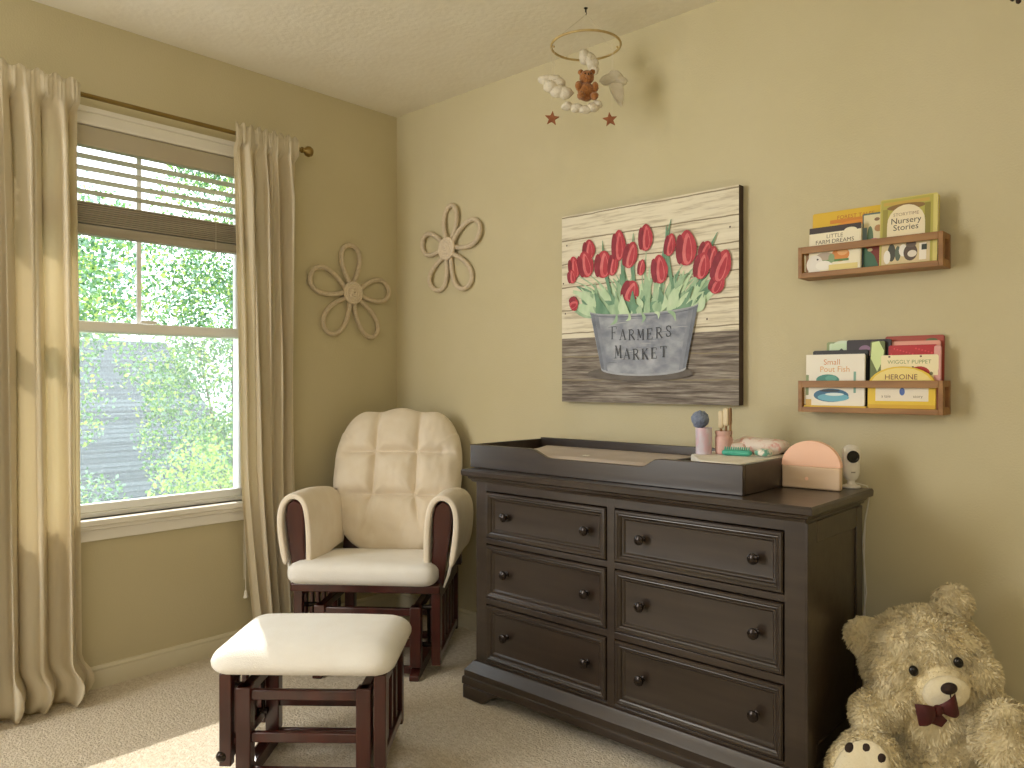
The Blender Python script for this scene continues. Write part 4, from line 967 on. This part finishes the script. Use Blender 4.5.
# ------------------------------------------------------------------ outdoors
GR = mat('lawn', '5E7A3A', .9, '7E9A50', (3,3,3)); 
o = BM().box((-30,-20,-3.3),(-.6,30,-3.2)); g = obj('ground', o, GR); g['kind'] = 'structure'
SH = bpy.data.materials.new('roof_shingles'); SH.use_nodes = True; nt = SH.node_tree; N = nt.nodes; L = nt.links; bs = N['Principled BSDF']; bs.inputs['Roughness'].default_value = .9
tc = N.new('ShaderNodeTexCoord'); mp = N.new('ShaderNodeMapping'); mp.inputs['Rotation'].default_value = (PI/2,0,PI/2); L.new(tc.outputs['Object'], mp.inputs[0]); bk = N.new('ShaderNodeTexBrick'); bk.inputs['Scale'].default_value = 3.2; bk.inputs['Color1'].default_value = (*lin('3A4650'),1); bk.inputs['Color2'].default_value = (*lin('56626A'),1); bk.inputs['Mortar'].default_value = (*lin('26323C'),1); bk.inputs['Mortar Size'].default_value = .03
L.new(mp.outputs[0], bk.inputs[0]); L.new(bk.outputs[0], bs.inputs['Base Color'])
t = thing('house', 'neighbouring house with grey shingled roof seen through the lower window', 'house', (-8,.6,-3.2))
b = BM(); b.box((-12.4,-4.5,-3.2),(-6.5,2.6,-.4)); obj('walls', b, mat('siding','6E7880',.8,'7C868C',(1,1,20)), t)
b = BM(); b.prism([(-6.1,-.55),(-9.4,1.75),(-12.7,-.55),(-12.7,-.65),(-9.4,1.65),(-6.1,-.65)], lambda u,v,d:(u,d,v), -4.8, 2.9); obj('roof', b, SH, t)
leafm = []
for i,(c,c2) in enumerate((('648E50','8AAE6E'),('A4BC62','C4D482'),('426E48','6A9064'),('7E9E8C','A4BCAC'))):
    leafm.append(mat('leaves%d'%i, c, .6, c2, (2,2,2), trans=.45, lo=.4, hi=.6))
BARK = mat('bark', '5A5046', .9, '70665A', (8,8,3))
TG = 'trees outside the window'
def tree(lbl, base, h, crown, nleaf, mix, size=.06, name='tree', group=None):
    """crown = list of (cx,cy,cz,rx,ry,rz) relative to the base"""
    t = thing(name, lbl, 'tree', base, group=group)
    b = BM()
    top = max(c[2] for c in crown)
    b.tube([(0,0,0),(.05,.02,top*.5),(0,.05,top)], .05, 8, radii=[.08,.05,.02])
    for c in crown: b.tube([(0,0,max(.1,c[2]*.35)),(c[0]*.5,c[1]*.5,c[2]*.8),(c[0],c[1],c[2])], .02, 6, radii=[.035,.02,.008])
    obj('trunk', b, BARK, t, world=False)
    vol = np.array([c[3]*c[4]*c[5] for c in crown]); ci = rng.choice(len(crown), nleaf, p=vol/vol.sum()); cr = np.array(crown)[ci]
    dd = rng.normal(0,1,(nleaf,3)); dd /= np.linalg.norm(dd,axis=1)[:,None]; rad = rng.random(nleaf)**.45
    P = cr[:,:3]+dd*cr[:,3:]*rad[:,None]; P[:,2] = np.maximum(P[:,2], .03)
    # clump
    cl = np.array([noise.noise(Vector(p)*2.6) for p in P]); keep = cl > -.12; P = P[keep]; cl = cl[keep]; n = len(P)
    a = rng.normal(0,1,(n,3)); a /= np.linalg.norm(a,axis=1)[:,None]; s = np.cross(a, rng.normal(0,1,(n,3))); s /= np.linalg.norm(s,axis=1)[:,None]
    L_ = size*rng.uniform(.6,1.3,n)[:,None]
    VV = np.stack([P, P+a*L_*.5+s*L_*.3, P+a*L_, P+a*L_*.5-s*L_*.3],1).reshape(-1,3)
    me = bpy.data.meshes.new('foliage'); me.from_pydata(VV.tolist(), [], [(4*k,4*k+1,4*k+2,4*k+3) for k in range(n)])
    for m_ in leafm: me.materials.append(leafm[0] if False else m_)
    ch = rng.choice(4, n, p=mix); me.polygons.foreach_set('material_index', ch)
    o = bpy.data.objects.new('foliage', me); C.objects.link(o); o.parent = t
G0 = -3.2
D = 2.6
def up(cr): return [(a,b_,c+D,d,e,f) for a,b_,c,d,e,f in cr]
tree('tall airy tree left of centre beyond the window', (-5.4,-.35,G0), 5, up([(0,-.5,3.0,.8,.9,.7),(.2,.3,2.4,.8,.7,.7),(-.3,-.9,2.0,.8,.8,.6),(.1,.0,3.6,.7,.7,.5),(0,.1,1.5,.7,.9,.6)]), 26000, (.35,.25,.2,.2), .05, group=TG)
tree('tall leafy tree filling the right of the window view', (-5.0,1.75,G0), 5, up([(0,0,3.3,1.0,.9,1.2),(.2,-.5,2.1,1.0,.8,.9),(-.2,.6,2.5,1.0,.8,1.1),(0,.1,4.4,.9,.9,.7),(.1,-.2,1.2,.9,.9,.8)]), 46000, (.35,.2,.25,.2), .048, group=TG)
tree('young tree with bright yellow green top at the lower right below the window', (-2.9,.45,G0), 2, up([(0,0,.75,.5,.45,.55),(.1,.45,.62,.5,.45,.5)]), 8000, (.2,.65,.05,.1), .042, group=TG)
tree('young tree with grey green top at the lower left below the window', (-3.6,-.75,G0), 2, up([(0,.1,.55,.6,.6,.65),(0,-.7,.6,.6,.5,.6),(-.3,.6,.4,.5,.5,.6)]), 12000, (.25,.1,.25,.4), .042, group=TG)
tree('distant pale tree behind the neighbouring roof', (-15,1.2,G0), 6, up([(0,0,4.0,1.6,2.0,1.5),(0,2.2,4.2,1.6,1.8,1.8),(0,-2.2,3.2,1.5,1.6,1.3),(0,1,2.4,1.6,2,1.3)]), 26000, (.2,.2,.2,.4), .13, group=TG)
tree('far right dense tree edging the window view', (-6.8,4.7,G0), 6, up([(0,0,3.0,1.2,1.3,1.6),(0,0,5.0,1.1,1.1,1.1),(.2,-.3,1.5,1.2,1.3,1.1)]), 26000, (.3,.2,.25,.25), .07, group=TG)

# ------------------------------------------------------------------ light
w_ = bpy.data.worlds.new('sky'); bpy.context.scene.world = w_; w_.use_nodes = True
bg = w_.node_tree.nodes['Background']; bg.inputs[0].default_value = (.86,.94,1,1); bg.inputs[1].default_value = 4.0
def sun(d, s, ang, col):
    l = bpy.data.lights.new('sun','SUN'); l.energy = s; l.angle = R(ang); l.color = col
    o = bpy.data.objects.new('sun', l); C.objects.link(o); o.rotation_euler = Vector(d).to_track_quat('-Z','Y').to_euler()
sun((.60,-.265,-.66), 10.5, .6, (1,.95,.86))
def area(name, loc, to, sx, sy, e, col):
    l = bpy.data.lights.new(name,'AREA'); l.shape = 'RECTANGLE'; l.size = sx; l.size_y = sy; l.energy = e; l.color = col
    o = bpy.data.objects.new(name, l); C.objects.link(o); o.location = loc; o.rotation_euler = (Vector(to)-Vector(loc)).to_track_quat('-Z','Y').to_euler()
area('added_side_fill', (.06,-3.1,1.45), (2.6,-.6,1.2), 1.7, 1.7, 92, (1,.98,.94))  # added soft lamp out of view, standing in for a second window
area('room_fill', (3.6,-3.7,2.2), (1.4,-.6,1.1), 1.6, 1.2, 24, (1,.96,.89))
sc = bpy.context.scene
sc.view_settings.view_transform = 'Standard'; sc.view_settings.look = 'None'; sc.view_settings.exposure = 0
sc.cycles.use_denoising = True
sc.cycles.max_bounces = 10; sc.cycles.diffuse_bounces = 6; sc.cycles.transparent_max_bounces = 16
sc.cycles.sample_clamp_indirect = 6; sc.cycles.caustics_reflective = False; sc.cycles.caustics_refractive = False
